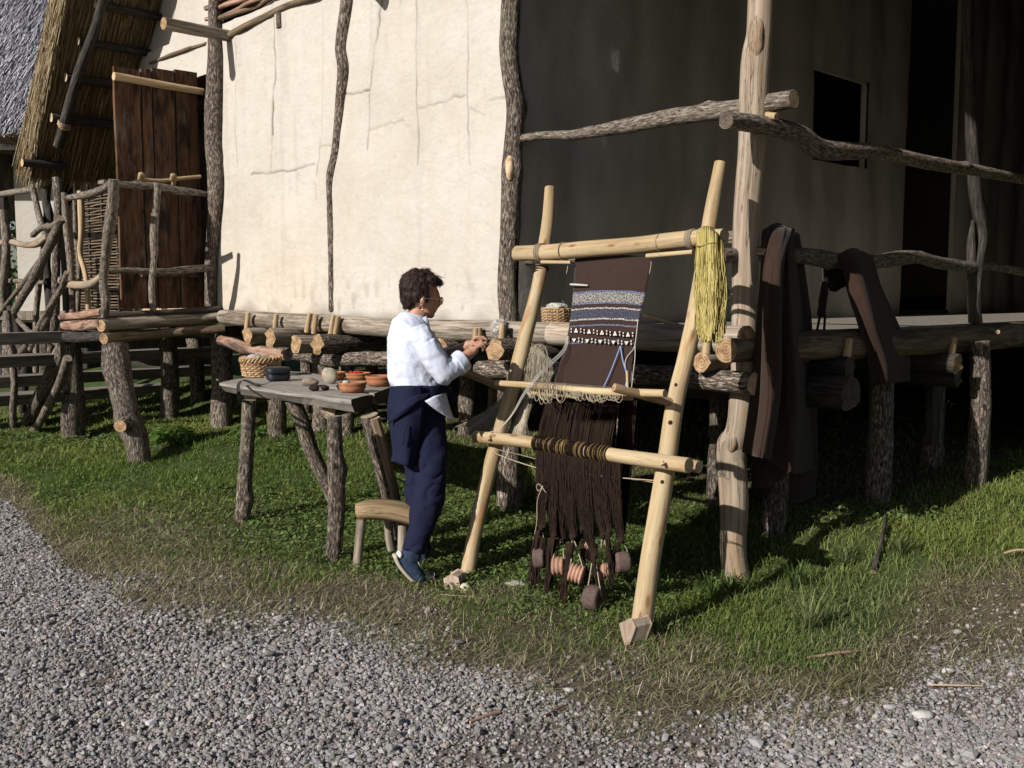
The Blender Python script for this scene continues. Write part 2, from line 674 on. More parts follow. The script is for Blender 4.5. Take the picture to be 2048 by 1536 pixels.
door_wood = wood_mat("door_board", [(0.028, .012, .006), (0.095, .044, .021), (0.17, .082, .04)], crack=.8, knot=(.012, .008, .006), patch=((.014, .009, .006), .85), fx=40, fz=4, bstr=.6, bdist=0.005, vary=.2)
dark_board = wood_mat("dark_board", [(0.025, .019, .014), (0.07, .055, .042), (0.13, .105, .08)], fx=45, fz=4, bstr=.6, bdist=0.005)
tread_wood = wood_mat("tread_board", [(0.09, .08, .065), (0.22, .195, .16), (0.34, .31, .26)], fx=45, fz=3, bstr=.6, bdist=0.005)
end_orange = end_mat("cut_end_orange", (.11, .06, .03), (.46, .31, .17))
end_grey = end_mat("cut_end_grey", (.12, .085, .055), (.42, .33, .23))
end_pale = end_mat("cut_end_pale", (.30, .20, .105), (.58, .45, .30))
end_dark = end_mat("cut_end_dark", (.03, .025, .02), (.12, .095, .075))
# ------------------------------------------------------------------ ground
EDGE_PX = [(-500, 985), (-200, 1000), (0, 1032), (50, 1062), (110, 1128), (190, 1185), (330, 1204), (500, 1230), (700, 1262), (850, 1305),
           (1000, 1352), (1200, 1400), (1400, 1436), (1600, 1425), (1750, 1385), (1850, 1300), (2048, 1300), (2400, 1290)]
_e = np.array([on_z(px, py, -0.02)[:2] for px, py in EDGE_PX])
EDGE_A = _e[:, 0] / _e[:, 1]
EDGE_D = _e[:, 1]


def grassness(x, y):
    """> 0 on the grass side of the gravel edge, metres along the line of sight; soft by noise"""
    d = y - np.interp(x / np.maximum(y, .1), EDGE_A, EDGE_D)
    return d + 0.16 * vnoise(x * 2.2, y * 2.2, 0, 8) + 0.10 * vnoise(x * 6.1, y * 6.1, 0, 9)


def build_ground():
    xs = np.concatenate([np.linspace(-120, -8, 18), np.arange(-7.5, 8.01, 0.07), np.linspace(9, 120, 18)])
    ys = np.concatenate([np.linspace(-60, -1, 10), np.arange(0, 13.01, 0.07), np.linspace(14, 160, 24)])
    X, Y = np.meshgrid(xs, ys)
    Z = ground_z(X, Y)
    g = ss(-0.15, 0.12, grassness(X, Y)) * (Y > 0)
    P = np.stack([X, Y, Z], -1)
    n, m = X.shape
    idx = np.arange(n * m).reshape(n, m)
    F = np.stack([idx[:-1, :-1], idx[:-1, 1:], idx[1:, 1:], idx[1:, :-1]], -1).reshape(-1, 4)
    dry = dryness(X, Y)
    t = (X - P0[0]) * ET[0] + (Y - P0[1]) * ET[1]
    d = (X - P0[0]) * EN[0] + (Y - P0[1]) * EN[1]
    under = ss(-.3, -1.0, d) * ss(-.6, .1, t) * ss(6.4, 5.4, t)
    mt = Mat("ground_soil", 0.95, 0.1)
    n1 = mt.noise(mt.pos((1, 1, 1)), 22, 6, .65)
    n2 = mt.noise(mt.pos((1, 1, 1)), 120, 4, .65)
    gravel = mt.ramp(n2, [(0.3, (.07, .058, .048)), (0.7, (.22, .19, .165))])
    soil = mt.ramp(n1, [(0.3, (.055, .043, .03)), (0.7, (.14, .112, .08))])
    green = mt.ramp(n1, [(0.3, (.035, .055, .016)), (0.7, (.08, .10, .035))])
    bare = mt.ramp(n1, [(0.3, (.05, .038, .025)), (0.7, (.11, .085, .06))])
    c = mt.mix(mt.attr("dry").outputs["Fac"], green, soil)
    c = mt.mix(mt.attr("under").outputs["Fac"], c, bare)
    c = mt.mix(mt.attr("grass").outputs["Fac"], gravel, c)
    mt.color(c)
    mt.bump(n2, .8, .01)
    o = mk("ground", dict(v=P.reshape(-1, 3), f=F, a=dict(grass=g.ravel(), dry=dry.ravel(), under=under.ravel())), mt.m)
    tag(o, "sloping grassy bank meeting a grey gravel path", kind="structure")


def dryness(x, y):
    gr = grassness(x, y)
    d = ss(0.95, 0.15, gr + 0.30 * vnoise(x * 1.7, y * 1.7, 0, 21))
    # worn patches: at the foot of the loom, on the left by the path
    for cx, cy, r in ((-.55, 4.45, .45), (0.1, 4.25, .35), (-2.05, 5.6, .7), (-1.5, 5.0, .5), (.7, 3.95, .3), (-.1, 4.75, .25)):
        d = np.maximum(d, .8 * np.exp(-(((x - cx) ** 2 + (y - cy) ** 2) / r ** 2)))
    return np.clip(d, 0, 1)


build_ground()
# ------------------------------------------------------------------ plaster
def plaster_mat():
    m = Mat("clay_plaster", 0.9, 0.15)
    n1 = m.noise(m.pos(), 1.6, 5, .6)
    n2 = m.noise(m.pos(), 28, 5, .6)
    n3 = m.noise(m.pos((3, 3, .6)), 4, 4, .6)
    c = m.ramp(n1, [(0.3, (.44, .40, .345)), (0.7, (.505, .47, .42))])
    c = m.mix(m.ramp(n3, [(.52, 0.0), (.72, .35)]), c, (.46, .39, .30))
    fl = m.noise(m.pos((1, 1, .8)), 70, 3, .6)
    c = m.mix(m.ramp(fl, [(.66, 0.0), (.72, .30)]), c, (.34, .25, .15))
    c = m.mix(0.2, c, m.ramp(n2, [(.3, .75), (.6, 1.0)]), 'MULTIPLY')
    c = m.mix(m.attr("dirt").outputs["Fac"], c, (.10, .075, .05))
    c = m.mix(m.attr("ochre").outputs["Fac"], c, (.66, .50, .27))
    m.color(c)
    tr = m.noise(m.pos((1, 1, 1.6)), 7, 5, .6, .5)
    m.bump(m.math('ADD', m.math('MULTIPLY', n2, .35), tr), .35, .03)
    return m.m


plaster = plaster_mat()


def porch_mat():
    m = Mat("shade_dark_clay", 0.95, 0.1)  # darker copy of the plaster, porch shade put into its colour
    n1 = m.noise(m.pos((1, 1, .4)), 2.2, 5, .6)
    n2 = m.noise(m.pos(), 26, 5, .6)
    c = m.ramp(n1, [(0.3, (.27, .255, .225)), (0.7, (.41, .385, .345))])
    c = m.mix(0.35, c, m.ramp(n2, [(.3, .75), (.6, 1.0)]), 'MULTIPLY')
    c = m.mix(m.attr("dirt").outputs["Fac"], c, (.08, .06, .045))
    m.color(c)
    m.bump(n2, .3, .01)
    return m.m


shade_clay = porch_mat()
HOUSE = thing("stilt_house", "cream clay-plastered stilt house with thatched gable and shaded porch", "house", W(0, 0, 0))
FZ = FLOOR
TOPZ = CAMZ + 2.35


def wall_grid(t0, t1, z0, z1, st, s0=0.0, cracks=(), ridges=(), rough=0.012, wear=True):
    tt = np.arange(t0, t1 + st * .5, st)
    zz = np.arange(z0, z1 + st * .5, st)
    T, Z = np.meshgrid(tt, zz)
    S = s0 + rough * vnoise(T * 2.1, Z * 1.1, 0, 31) + rough * .6 * vnoise(T * 5.3, Z * 3.0, 0, 32) + rough * .2 * vnoise(T * 17, Z * 13, 0, 33)
    dirt = np.zeros_like(T)
    och = np.zeros_like(T)
    for rt, wd, h in ridges:
        S += h * np.exp(-((T - rt - .02 * np.sin(Z * 2.1 + rt)) / wd) ** 2)
    for poly, wd, dep, dk in cracks:
        P = np.array([[(p[0] - P0[0]) * ET[0] + (p[1] - P0[1]) * ET[1], p[2]] for p in (on_s(a, b, s0) for a, b in poly)])
        # jagged
        Q = [P[0]]
        rng = np.random.RandomState(int(abs(P[0][0] * 1000)))
        for a, b in zip(P[:-1], P[1:]):
            L = np.linalg.norm(b - a)
            k = max(1, int(L / .05))
            for i in range(1, k + 1):
                Q.append(a + (b - a) * i / k + rng.normal(0, .006, 2) * (i < k))
        Q = np.array(Q)
        box = (T > Q[:, 0].min() - .1) & (T < Q[:, 0].max() + .1) & (Z > Q[:, 1].min() - .1) & (Z < Q[:, 1].max() + .1)
        x, z = T[box], Z[box]
        dm = np.full(x.shape, 9.)
        for a, b in zip(Q[:-1], Q[1:]):
            ab = b - a
            u = np.clip(((x - a[0]) * ab[0] + (z - a[1]) * ab[1]) / (ab @ ab + 1e-9), 0, 1)
            dm = np.minimum(dm, np.hypot(x - a[0] - u * ab[0], z - a[1] - u * ab[1]))
        w = np.exp(-(dm / wd) ** 2) * (0.6 + 0.4 * vnoise(x * 9, z * 9, 0, 5))
        S[box] -= dep * w
        dirt[box] = np.maximum(dirt[box], np.clip(dk * w, 0, 1))
    if wear:
        h = Z - z0
        dirt = np.maximum(dirt, .55 * ss(.14, 0, h + .09 * vnoise(T * 5, Z * 7, 0, 41)))
        dirt = np.maximum(dirt, .30 * ss(.55, .05, h) * ss(.25, .75, vnoise(T * 16, Z * 13, 0, 44)))
        dirt = np.maximum(dirt, .09 * ss(.35, .8, vnoise(T * 6, Z * .8, 0, 45)) * ss(.0, .5, vnoise(T * 19, Z * 2.5, 0, 46)))
        och = .16 * ss(1.25, .1, h) * ss(-.2, .6, vnoise(T * 1.4, Z * 1.1, 0, 42))
        sp = vnoise(T * 30, Z * 22, 0, 43)
        dirt = np.maximum(dirt, .13 * ss(.80, .92, sp))
    P = np.stack([P0[0] + ET[0] * T + EN[0] * S, P0[1] + ET[1] * T + EN[1] * S, Z], -1)
    g = grid_geo(P)
    g['f'] = np.array(g['f'])
    g['a'] = dict(dirt=dirt.ravel(), ochre=och.ravel())
    return g


def tpx(x, y=300):
    p = on_s(x, y, 0)
    return (p[0] - P0[0]) * ET[0] + (p[1] - P0[1]) * ET[1]


CR = [([(550, 30), (553, 150), (547, 180), (546, 270)], 0.0120, .02, 1.30),
      ([(546, 270), (541, 350)], 0.0075, .006, 0.47),
      ([(765, -10), (757, 60), (750, 130), (741, 180), (736, 250), (733, 300)], 0.0075, .012, 0.94),
      ([(832, -10), (834, 110), (836, 200), (841, 260), (836, 330)], 0.0075, .012, 0.81),
      ([(937, -10), (939, 70), (937, 150), (937, 210), (941, 290), (943, 330)], 0.0075, .012, 1.01),
      ([(690, 187), (705, 188), (738, 181)], 0.0075, .01, 1.22),
      ([(840, 217), (880, 205), (930, 191)], 0.0075, .006, 0.68),
      ([(733, 262), (770, 250), (805, 240)], 0.0075, .005, 0.54),
      ([(940, 215), (968, 230)], 0.0075, .005, 0.54),
      ([(978, 202), (1008, 194)], 0.0075, .006, 0.68),
      ([(505, 350), (545, 346), (590, 340), (630, 328)], 0.0075, .008, 0.88),
      ([(643, 280), (640, 310), (635, 350)], 0.0075, .008, 0.81),
      ([(643, 294), (668, 292)], 0.0075, .006, 0.68),
      ([(630, 365), (634, 390), (632, 400)], 0.0090, .008, 0.68),
      ([(474, 75), (472, 175), (470, 260), (476, 330)], 0.0105, .008, 0.47),
      ([(645, 30), (646, 150), (648, 270)], 0.0075, .006, 0.34)]
RID = [(tpx(480), .05, .012), (tpx(560), .05, .014), (tpx(650), .05, .01), (tpx(750), .05, .012), (tpx(842), .05, .012), (tpx(945), .05, .012)]
o = mk("wall", wall_grid(1.735, 5.66, FZ - .06, TOPZ, .0105, 0, CR, RID), plaster, HOUSE)
o["label"] = "sunlit cream clay wall with fine cracks"
# wall over and beside the doorway, left of the corner post
mk("wall", wall_grid(5.68, 7.3, CAMZ + 1.98, TOPZ + .02, .03, -.01, rough=.01, wear=False), plaster, HOUSE)
mk("wall", wall_grid(5.68, 7.3, TOPZ + .03, TOPZ + 1.3, .04, -.05, rough=.012, wear=False), plaster, HOUSE)


# porch wall (faces right, in shade) with a window and a doorway
def side_wall(q0, q1, z0, z1):
    st = .05
    q = np.linspace(q0, q1, max(2, int((q1 - q0) / st)))
    z = np.linspace(z0, z1, max(2, int((z1 - z0) / st)))
    Q, Z = np.meshgrid(q, z)
    T = 1.71 - .015 - .014 * vnoise(Q * 2.5, Z * .5, 0, 51) - .02 * np.abs(np.sin(Q * 5.2 + .3 * np.sin(Z))) + .008 * vnoise(Q * 7, Z * 4, 0, 52)
    P = np.stack([P0[0] + ET[0] * T - EN[0] * Q, P0[1] + ET[1] * T - EN[1] * Q, Z], -1)
    g = grid_geo(P)
    g['f'] = np.array(g['f'])
    g['a'] = dict(dirt=(.12 * ss(.25, 0, Z - FZ)).ravel(), ochre=Q.ravel() * 0)
    return g


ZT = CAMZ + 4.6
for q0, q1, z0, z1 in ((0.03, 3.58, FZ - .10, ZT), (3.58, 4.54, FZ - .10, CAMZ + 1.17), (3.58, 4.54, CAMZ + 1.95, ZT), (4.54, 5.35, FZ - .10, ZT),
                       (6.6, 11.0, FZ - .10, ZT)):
    mk("porch_wall", side_wall(q0, q1, z0, z1), shade_clay, HOUSE)
for q0, q1, z0, z1 in ((3.58, 4.54, CAMZ + 1.17, CAMZ + 1.95), (5.35, 6.6, FZ - .05, CAMZ + 4.2)):     # clay reveals of the openings
    geo = merge(fbox(1.70, 1.75, -q0, -q0 + .04, z0, z1), fbox(1.70, 1.75, -q1 - .02, -q1, z0, z1), fbox(1.70, 1.75, -q1, -q0, z1, z1 + .04), fbox(1.70, 1.75, -q1, -q0, z0 - .04, z0))
    n = len(geo['v'])
    geo['a'] = dict(dirt=np.zeros(n), ochre=np.zeros(n))
    mk("window_reveal" if q0 < 4 else "door_reveal", geo, shade_clay, HOUSE, smooth=False)

# floor, hidden walls that keep the inside dark
mk("floor", merge(fbox(0.06, 1.68, -11, .0, FZ - .12, FZ - .055)), tread_wood, HOUSE, smooth=False)
mk("inner_floor", merge(fbox(1.72, 7.3, -11, -.06, FZ - .09, FZ - .01)), dark_board, HOUSE, smooth=False)
mk("back_wall", merge(fbox(-2.2, 8.0, -11.2, -11.02, .4, CAMZ + 6.3)), plaster, HOUSE, smooth=False)
mk("unseen_inner_wall", merge(fbox(4.9, 5.0, -11, -.13, FZ - .09, CAMZ + 4.4)), dark_board, HOUSE, smooth=False)  # unseen partition added so the room behind the window stays dark
mk("light_block_boarding", merge(fbox(-.03, .01, -11, -4.25, .0, CAMZ + 3.2)), dark_board, HOUSE, smooth=False)  # unseen boards added to keep light out of the porch
mk("unseen_inner_wall", merge(fbox(7.3, 7.4, -11, -.08, FZ - .09, CAMZ + 2.0)), dark_board, HOUSE, smooth=False)


# ------------------------------------------------------------------ posts and beams of the front
def plog(poly, plane, val, px_r, mats, name, parent=HOUSE, **kw):
    fn = dict(s=on_s, t=on_t, y=on_y)[plane]
    P = [fn(x, y, v) for (x, y), v in zip(poly, val if isinstance(val, (list, tuple)) else [val] * len(poly))]
    px_r = px_r if isinstance(px_r, (list, tuple)) else [px_r] * len(poly)
    R = [r * p[1] / FPX for r, p in zip(px_r, P)]
    return mk(name, log(P, R, **kw), mats, parent)


B = [bark, end_grey]
corner_post = plog([(1024, -60), (1019, 110), (1031, 220), (1024, 330), (1021, 450), (1014, 560), (1018, 660), (1020, 900), (1020, 1055)], 's', .0,
                   [19, 19, 18, 20, 21, 20, 20, 24, 26], B, "post", knots=3, rough=.10, step=.04, seg=16)
mk("knot", ico(on_s(1020, 336, .05), (.030, .028, .075), 3, .1, 5), end_pale, corner_post)
plog([(432, -60), (430, 60), (431, 140), (428, 270), (433, 380), (424, 500), (421, 612)], 's', .04, [14, 14, 17, 18, 16, 13, 12], B, "post", knots=2, rough=.09, seg=14)
plog([(702, -60), (696, 0), (684, 90), (688, 140), (682, 200), (673, 300), (662, 352), (661, 400), (663, 500), (664, 622)], 's', .004,
     [13, 14, 13, 14, 11, 9, 10, 8, 7, 7], B, "stud", rough=.12, step=.04, seg=12)
plog([(561, 22), (562, 56)], 's', .0, [8, 9], B, "stud", rough=.1)
outer_post = plog([(1524, -60), (1520, 60), (1512, 130), (1504, 300), (1494, 420), (1490, 560), (1486, 760), (1476, 860), (1462, 900), (1468, 1000), (1466, 1100), (1474, 1172), (1474, 1200)],
                  's', 0.0, [25, 26, 30, 27, 27, 26, 26, 25, 31, 29, 27, 30, 32], [post_wood, end_pale], "post", rough=.05, step=.03, seg=20)
outer_post["label"] = "thick pale barkless post at the porch corner"
mk("knot", ico(on_s(1513, 72, .050), (.040, .036, .105), 3, .12, 9), post_wood, outer_post)
mk("knot", ico(on_s(1464, 886, .060), (.030, .026, .048), 3, .12, 7), post_wood, outer_post)
for x, y in ((1541, 233), (1519, 505)):
    a = on_s(x - 40, y - 6, -.02)
    b = on_s(x + 12, y, .0)
    mk("peg", log([a, b], .018, seg=8), [peg_wood, end_pale], outer_post)
# sill beam under the sunny wall, in two lengths
plog([(447, 634), (560, 642), (680, 648), (760, 655), (880, 660), (1000, 663), (1126, 668)], 's', .085, [15, 17, 18, 19, 21, 22, 22], [grey_log, end_orange], "sill_beam", rough=.06, seg=18)
plog([(1105, 667), (1250, 672), (1360, 677), (1494, 681)], 's', .115, [24, 26, 28, 30], [pale_log, end_orange], "sill_beam", rough=.05, seg=18, rag=.1)
# wattle band above the plaster and its ledge
plog([(646, -12), (560, 18), (455, 72)], 's', .02, [5, 5.5, 6], [brown_log, end_grey], "ledge", rough=.2, wob=.012)
plog([(414, 85), (360, 105), (300, 127)], 's', .0, [2.5, 3, 2.5], [brown_log, end_grey], "ledge", rough=.25, wob=.02)
for k in range(20):
    z = TOPZ + .05 + .043 * k
    t0, t1 = 1.8 + .3 * random.random(), 5.6
    P = []
    for i in range(15):
        t = t0 + (t1 - t0) * i / 14
        P.append(W(t, .005 + .028 * math.sin(t * 7.5 + math.pi * (k % 2)), z + .02 * float(vnoise(t * 3, k * 3.3, 0, 2)) - .05 * (t1 - t) * .25))
    mk("wattle_rod", log(P, [.017 + .007 * random.random()] * 15, seg=7, step=.09, rough=.12), [red_bark if k % 3 else brown_log, end_grey], HOUSE)
gp = [(1.5, TOPZ - .01), (5.7, TOPZ - .01), (5.7, CAMZ + 4.0), (3.75, CAMZ + 6.5), (1.5, CAMZ + 4.4)]
gv = np.array([W(t, s_, z) for s_ in (-.07, -.12) for t, z in gp])
mk("gable_or_shade_board", dict(v=gv, f=[(0, 1, 2, 3, 4), (9, 8, 7, 6, 5)] + [(i, (i + 1) % 5, 5 + (i + 1) % 5, 5 + i) for i in range(5)], a=dict(lp=gv)), dark_board, HOUSE, smooth=False)
# short beam poking out beside the corner post
a, b = on_s(458, 72, .0), on_s(327, 47, .61)
mk("beam_stub", log([a, b], [.05, .052], seg=12, rough=.06), [grey_log, end_orange], HOUSE)
mk("beam_stub", log([on_s(737, -35, .0), on_s(700, -60, .3)], .05), [grey_log, end_orange], HOUSE)

# joists under the sill, their sawn ends towards us
for x, y, r, s, mt in ((494, 672, 17, .26, grey_log), (541, 676, 19, .33, grey_log), (592, 690, 19, .34, grey_log), (634, 689, 21, .34, bark), (990, 700, 23, .30, bark),
                       (1062, 708, 22, .2, bark), (1404, 724, 21, .22, grey_log), (790, 690, 19, .2, bark), (880, 695, 20, .2, bark)):
    p = on_s(x, y, s)
    q = p.copy()
    q[:2] -= EN * 3.2
    q[2] -= .02
    mk("joist", log([p, q], [r * p[1] / FPX, r * p[1] / FPX * .95], seg=14, rough=.09, step=.08, rag=.2), [mt, end_orange], HOUSE)
# wooden pins that hold the sill
for x0, x1, y, s in ((497, 493, 640, .2), (553, 549, 644, .2), (620, 614, 642, .2), (632, 628, 645, .19), (668, 662, 646, .2), (676, 671, 648, .18), (952, 950, 672, .21), (959, 959, 672, .19), (1006, 1003, 663, .22), (1414, 1412, 694, .2)):
    mk("pin", log([on_s(x0, y - 16, s), on_s(x1, y + 22, s)], [.02, .024], seg=7, rough=.1), [peg_wood, end_pale], HOUSE)
# lower rail under the joists
plog([(441, 681), (470, 686), (520, 700), (575, 712)], 's', .17, [10, 11, 12, 11], [red_bark, end_grey], "lower_beam", rough=.15, wob=.02)
plog([(560, 704), (620, 712), (660, 718), (720, 714), (800, 718), (900, 728)], 's', .12, [12, 11, 13, 14, 15, 15], [bark, end_grey], "lower_beam", rough=.12, wob=.02)
plog([(960, 738), (1100, 742), (1260, 748), (1340, 750), (1420, 760), (1508, 769)], 's', .12, [18, 18, 19, 19, 22, 24], [bark, end_pale], "lower_beam", rough=.12, knots=3, seg=16)


def under_post(x, yb, w, ztop=FZ - .16, lean=0.0, mats=B, name="stilt", flare=1.1):
    p = on_g(x, yb)
    r = w * p[1] / FPX / 2
    top = np.array([p[0] + lean, p[1] + .02, ztop])
    p[2] -= .08
    return mk(name, log([p, p * .5 + top * .5 + np.array([.02, 0, 0]), top], [r * flare, r, r], seg=14, rough=.10, knots=1), mats, HOUSE)


for a in ((338, 838, 36), (397, 800, 30, FZ - .16, -.06), (442, 852, 40), (552, 872, 34), (640, 858, 32), (690, 872, 32), (610, 830, 24), (740, 850, 26), (930, 868, 30), (985, 850, 26),
          (1128, 880, 30), (1245, 930, 34), (1432, 1006, 42), (1545, 1062, 50), (1590, 930, 40), (1752, 1002, 50), (1950, 968, 40), (1860, 930, 36), (490, 800, 22)):
    under_post(*a)

# ------------------------------------------------------------------ porch side: edge beam, joist ends, railing
plog([(1452, 700), (1560, 694), (1700, 690), (1850, 684), (1960, 676), (2060, 668), (2200, 660)], 't', -.05, [26, 27, 27, 27, 26, 24, 22], [brown_log, end_orange], "edge_beam", rough=.06, seg=16)
for x, y, t, r, mt in ((1700, 788, -.22, 36, bark_dark), (1700, 735, -.15, 24, bark_dark), (1915, 728, -.2, 20, bark_dark), (1918, 757, -.15, 18, bark_dark)):
    p = on_t(x, y, t)
    q = p.copy()
    q[:2] += ET * 2.6
    mk("joist", log([p, q], r * p[1] / FPX, seg=14, rough=.1, rag=.25), [mt, end_orange if r == 20 else end_dark], HOUSE)
for x, y in ((1697, 692), (1906, 690)):
    mk("pin", log([on_t(x + 2, y - 14, -.14), on_t(x - 4, y + 22, -.14)], [.022, .026], seg=7), [peg_wood, end_pale], HOUSE)
mk("pin", log([on_t(1988, 665, -.12), on_t(1996, 664, -.16)], .016, seg=7), [peg_wood, end_pale], HOUSE)
pl = on_t(1985, 760, .25)
mk("hanging_board", fbox(.22, .26, -3.0, -2.78, CAMZ - 1.08, CAMZ - .42), dark_board, HOUSE, smooth=False)
# railings of the porch: front bar, side bars, upright
BR = [branch_mat, end_pale]
plog([(1044, 277), (1120, 268), (1200, 258), (1300, 240), (1400, 225), (1490, 214), (1588, 198)], 's', -.02, [8, 9, 12, 16, 17, 18, 18], BR, "railing_bar", rough=.12, wob=.03, knots=3)
plog([(1050, 520), (1200, 505), (1360, 486), (1476, 474)], 's', -.10, [11, 12, 14, 14], BR, "railing_bar", rough=.12, wob=.02, knots=2)
D = [branch_mat, end_dark]
plog([(1452, 240), (1540, 252), (1600, 270), (1640, 298), (1700, 302), (1760, 304), (1850, 325), (1930, 337), (2000, 350), (2100, 368)], 't', -.09, [17, 18, 19, 20, 17, 14, 14, 12, 10, 9], D, "railing_bar", rough=.12, knots=3)
plog([(1440, 512), (1530, 508), (1620, 514), (1700, 524), (1760, 522), (1820, 514), (1880, 525), (1940, 534), (1990, 533), (2060, 547)], 't', .04, [15, 15, 16, 15, 14, 14, 12, 11, 8, 8], D, "railing_bar", rough=.14, knots=3)
plog([(1938, -40), (1936, 100), (1942, 230), (1950, 370), (1964, 460), (1957, 520), (1950, 600), (1956, 650)], 't', .02, [11, 11, 12, 13, 13, 12, 10, 9], [bark_dark, end_dark], "railing_post", rough=.16, knots=4)
plog([(1946, 645), (1944, 560), (1942, 490), (1946, 440)], 't', .05, [9, 9, 8, 3], [bark_dark, end_dark], "railing_post", rough=.12)

# ------------------------------------------------------------------ thatched roof
thatch = Mat("thatch", .9, .1)
_a = thatch.attr("rnd").outputs["Fac"]
thatch.color(thatch.ramp(_a, [(0, (.12, .082, .038)), (.5, (.27, .19, .092)), (1, (.44, .33, .175))]))
thatch = thatch.m
thatch_sunlit = Mat("thatch_cut_sunlit", .9, .1)
_a = thatch_sunlit.attr("rnd").outputs["Fac"]
thatch_sunlit.color(thatch_sunlit.ramp(_a, [(0, (.17, .125, .075)), (.5, (.38, .30, .185)), (1, (.60, .50, .34))]))  # paler copy of thatch, sun on the verge put into its colour
thatch_sunlit = thatch_sunlit.m
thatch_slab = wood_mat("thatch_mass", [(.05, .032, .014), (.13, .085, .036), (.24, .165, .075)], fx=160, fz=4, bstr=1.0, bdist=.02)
grey_reed = Mat("old_reed", .8, .25)
_a = grey_reed.attr("rnd").outputs["Fac"]
grey_reed.color(grey_reed.ramp(_a, [(0, (.10, .10, .12)), (.5, (.38, .375, .42)), (1, (.70, .68, .72))]))
grey_reed = grey_reed.m
RK, RC = 1.29, CAMZ + 2.36 + 1.29 * 7.02           # underside of the left slope: z = RC - RK t


def slope_pt(t, s, off=0.0):
    nt, nz = RK / math.hypot(1, RK), 1 / math.hypot(1, RK)
    return W(t + nt * off, s, RC - RK * t + nz * off)


def roof_slab(ta, tb, sa, sb, th, fz):
    P = []
    V = []
    for t, off in ((ta, 0), (tb, 0), (tb, th), (ta, th)):
        for s in (sa, sb):
            V.append(fz(t, s, off))
    V = np.array(V)
    F = [(0, 2, 3, 1), (4, 6, 7, 5), (0, 1, 7, 6), (2, 4, 5, 3), (0, 6, 4, 2), (1, 3, 5, 7)]
    lp = np.array([[(v - V[0]) @ np.array([EN[0], EN[1], 0]), 0, (v - V[0])[2] * 1.3] for v in V])
    return dict(v=V, f=F, a=dict(lp=lp))


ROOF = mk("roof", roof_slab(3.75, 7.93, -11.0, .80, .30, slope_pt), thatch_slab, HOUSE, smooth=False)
ROOF["label"] = "thatched left slope of the roof seen from below"


def right_slope(t, s, off=0.0):
    z0 = RC - RK * 3.75
    k = (z0 - (CAMZ + .95)) / (3.75 + 2.2)
    return W(t - .7 * off, s, z0 - k * (3.75 - t) + .7 * off)


mk("roof", roof_slab(3.75, -2.2, -11.0, .80, .30, right_slope), thatch_slab, HOUSE, smooth=False)  # unseen slope, eave carried low to cut sky light from the porch
rng = np.random.RandomState(5)


def reeds(n, sfun, tr, offf, ln, rad, sag=.02):
    L = []
    for i in range(n):
        t = rng.uniform(*tr)
        s = sfun()
        off = offf()
        l = rng.uniform(*ln)
        ds = rng.normal(0, .007)
        do = rng.normal(0, sag * .5)
        L.append([slope_pt(t, s, off), slope_pt(t + l * .31, s + ds, off + do), slope_pt(t + l * .62, s + ds * 2.2, off + do * 2.4)])
    return strands(L, rng.uniform(*rad, n), .5)


# verge: cut reed ends and straws along the front edge; hanging straws under the slope and at the eave
mk("verge_straw", reeds(5200, lambda: .80 + abs(rng.normal(0, .018)), (5.4, 7.75), lambda: rng.uniform(-.02, .30), (.18, .5), (.003, .007)), thatch_sunlit, ROOF)["kind"] = "stuff"
mk("underside_straw", reeds(5500, lambda: rng.uniform(-1.6, .8), (5.4, 7.6), lambda: -.004 - abs(rng.normal(0, .010)), (.3, .6), (.003, .006), .004), thatch, ROOF)["kind"] = "stuff"
mk("eave_straw", reeds(3600, lambda: rng.uniform(-1.8, .86), (7.70, 7.88), lambda: rng.uniform(-.02, .30), (.14, .30), (.003, .007)), thatch, ROOF)["kind"] = "stuff"


def on_slope(px, py, off):
    nt, nz = RK / math.hypot(1, RK), 1 / math.hypot(1, RK)
    n = np.array([ET[0] * nt, ET[1] * nt, nz])
    p = slope_pt(7, 0, off)
    return hit(px, py, n, np.dot(n, p))


for x, y, r in ((156, 82, 8), (131, 154, 9), (102, 235, 9), (44, 325, 8), (190, 8, 8)):
    p = on_slope(x, y, -.07)
    q = p.copy()
    q[:2] -= EN * 3.4
    if y == 325:
        q = p * .88 + q * .12
    mk("purlin", log([p, q], r * p[1] / FPX, seg=12, rough=.06, step=.12), [bark_dark, end_pale], HOUSE)
P = [on_slope(x, y, -.15) for x, y in ((216, -40), (190, 58), (163, 130), (141, 200), (117, 292))]
raf = mk("rafter", log(P, [9 * p[1] / FPX * k for p, k in zip(P, (1, 1, 1.05, 1.1, 1.15))], seg=10, rough=.1), [bark_dark, end_pale], HOUSE)
for x, y in ((127, 250), (128, 246), (129, 254)):
    c = on_slope(x, y, -.15)
    mk("lashing", lathe([(.052, -.012), (.06, -.006), (.06, .006), (.052, .012)], c, 12, up=P[-1] - P[-3]), peg_wood, raf)

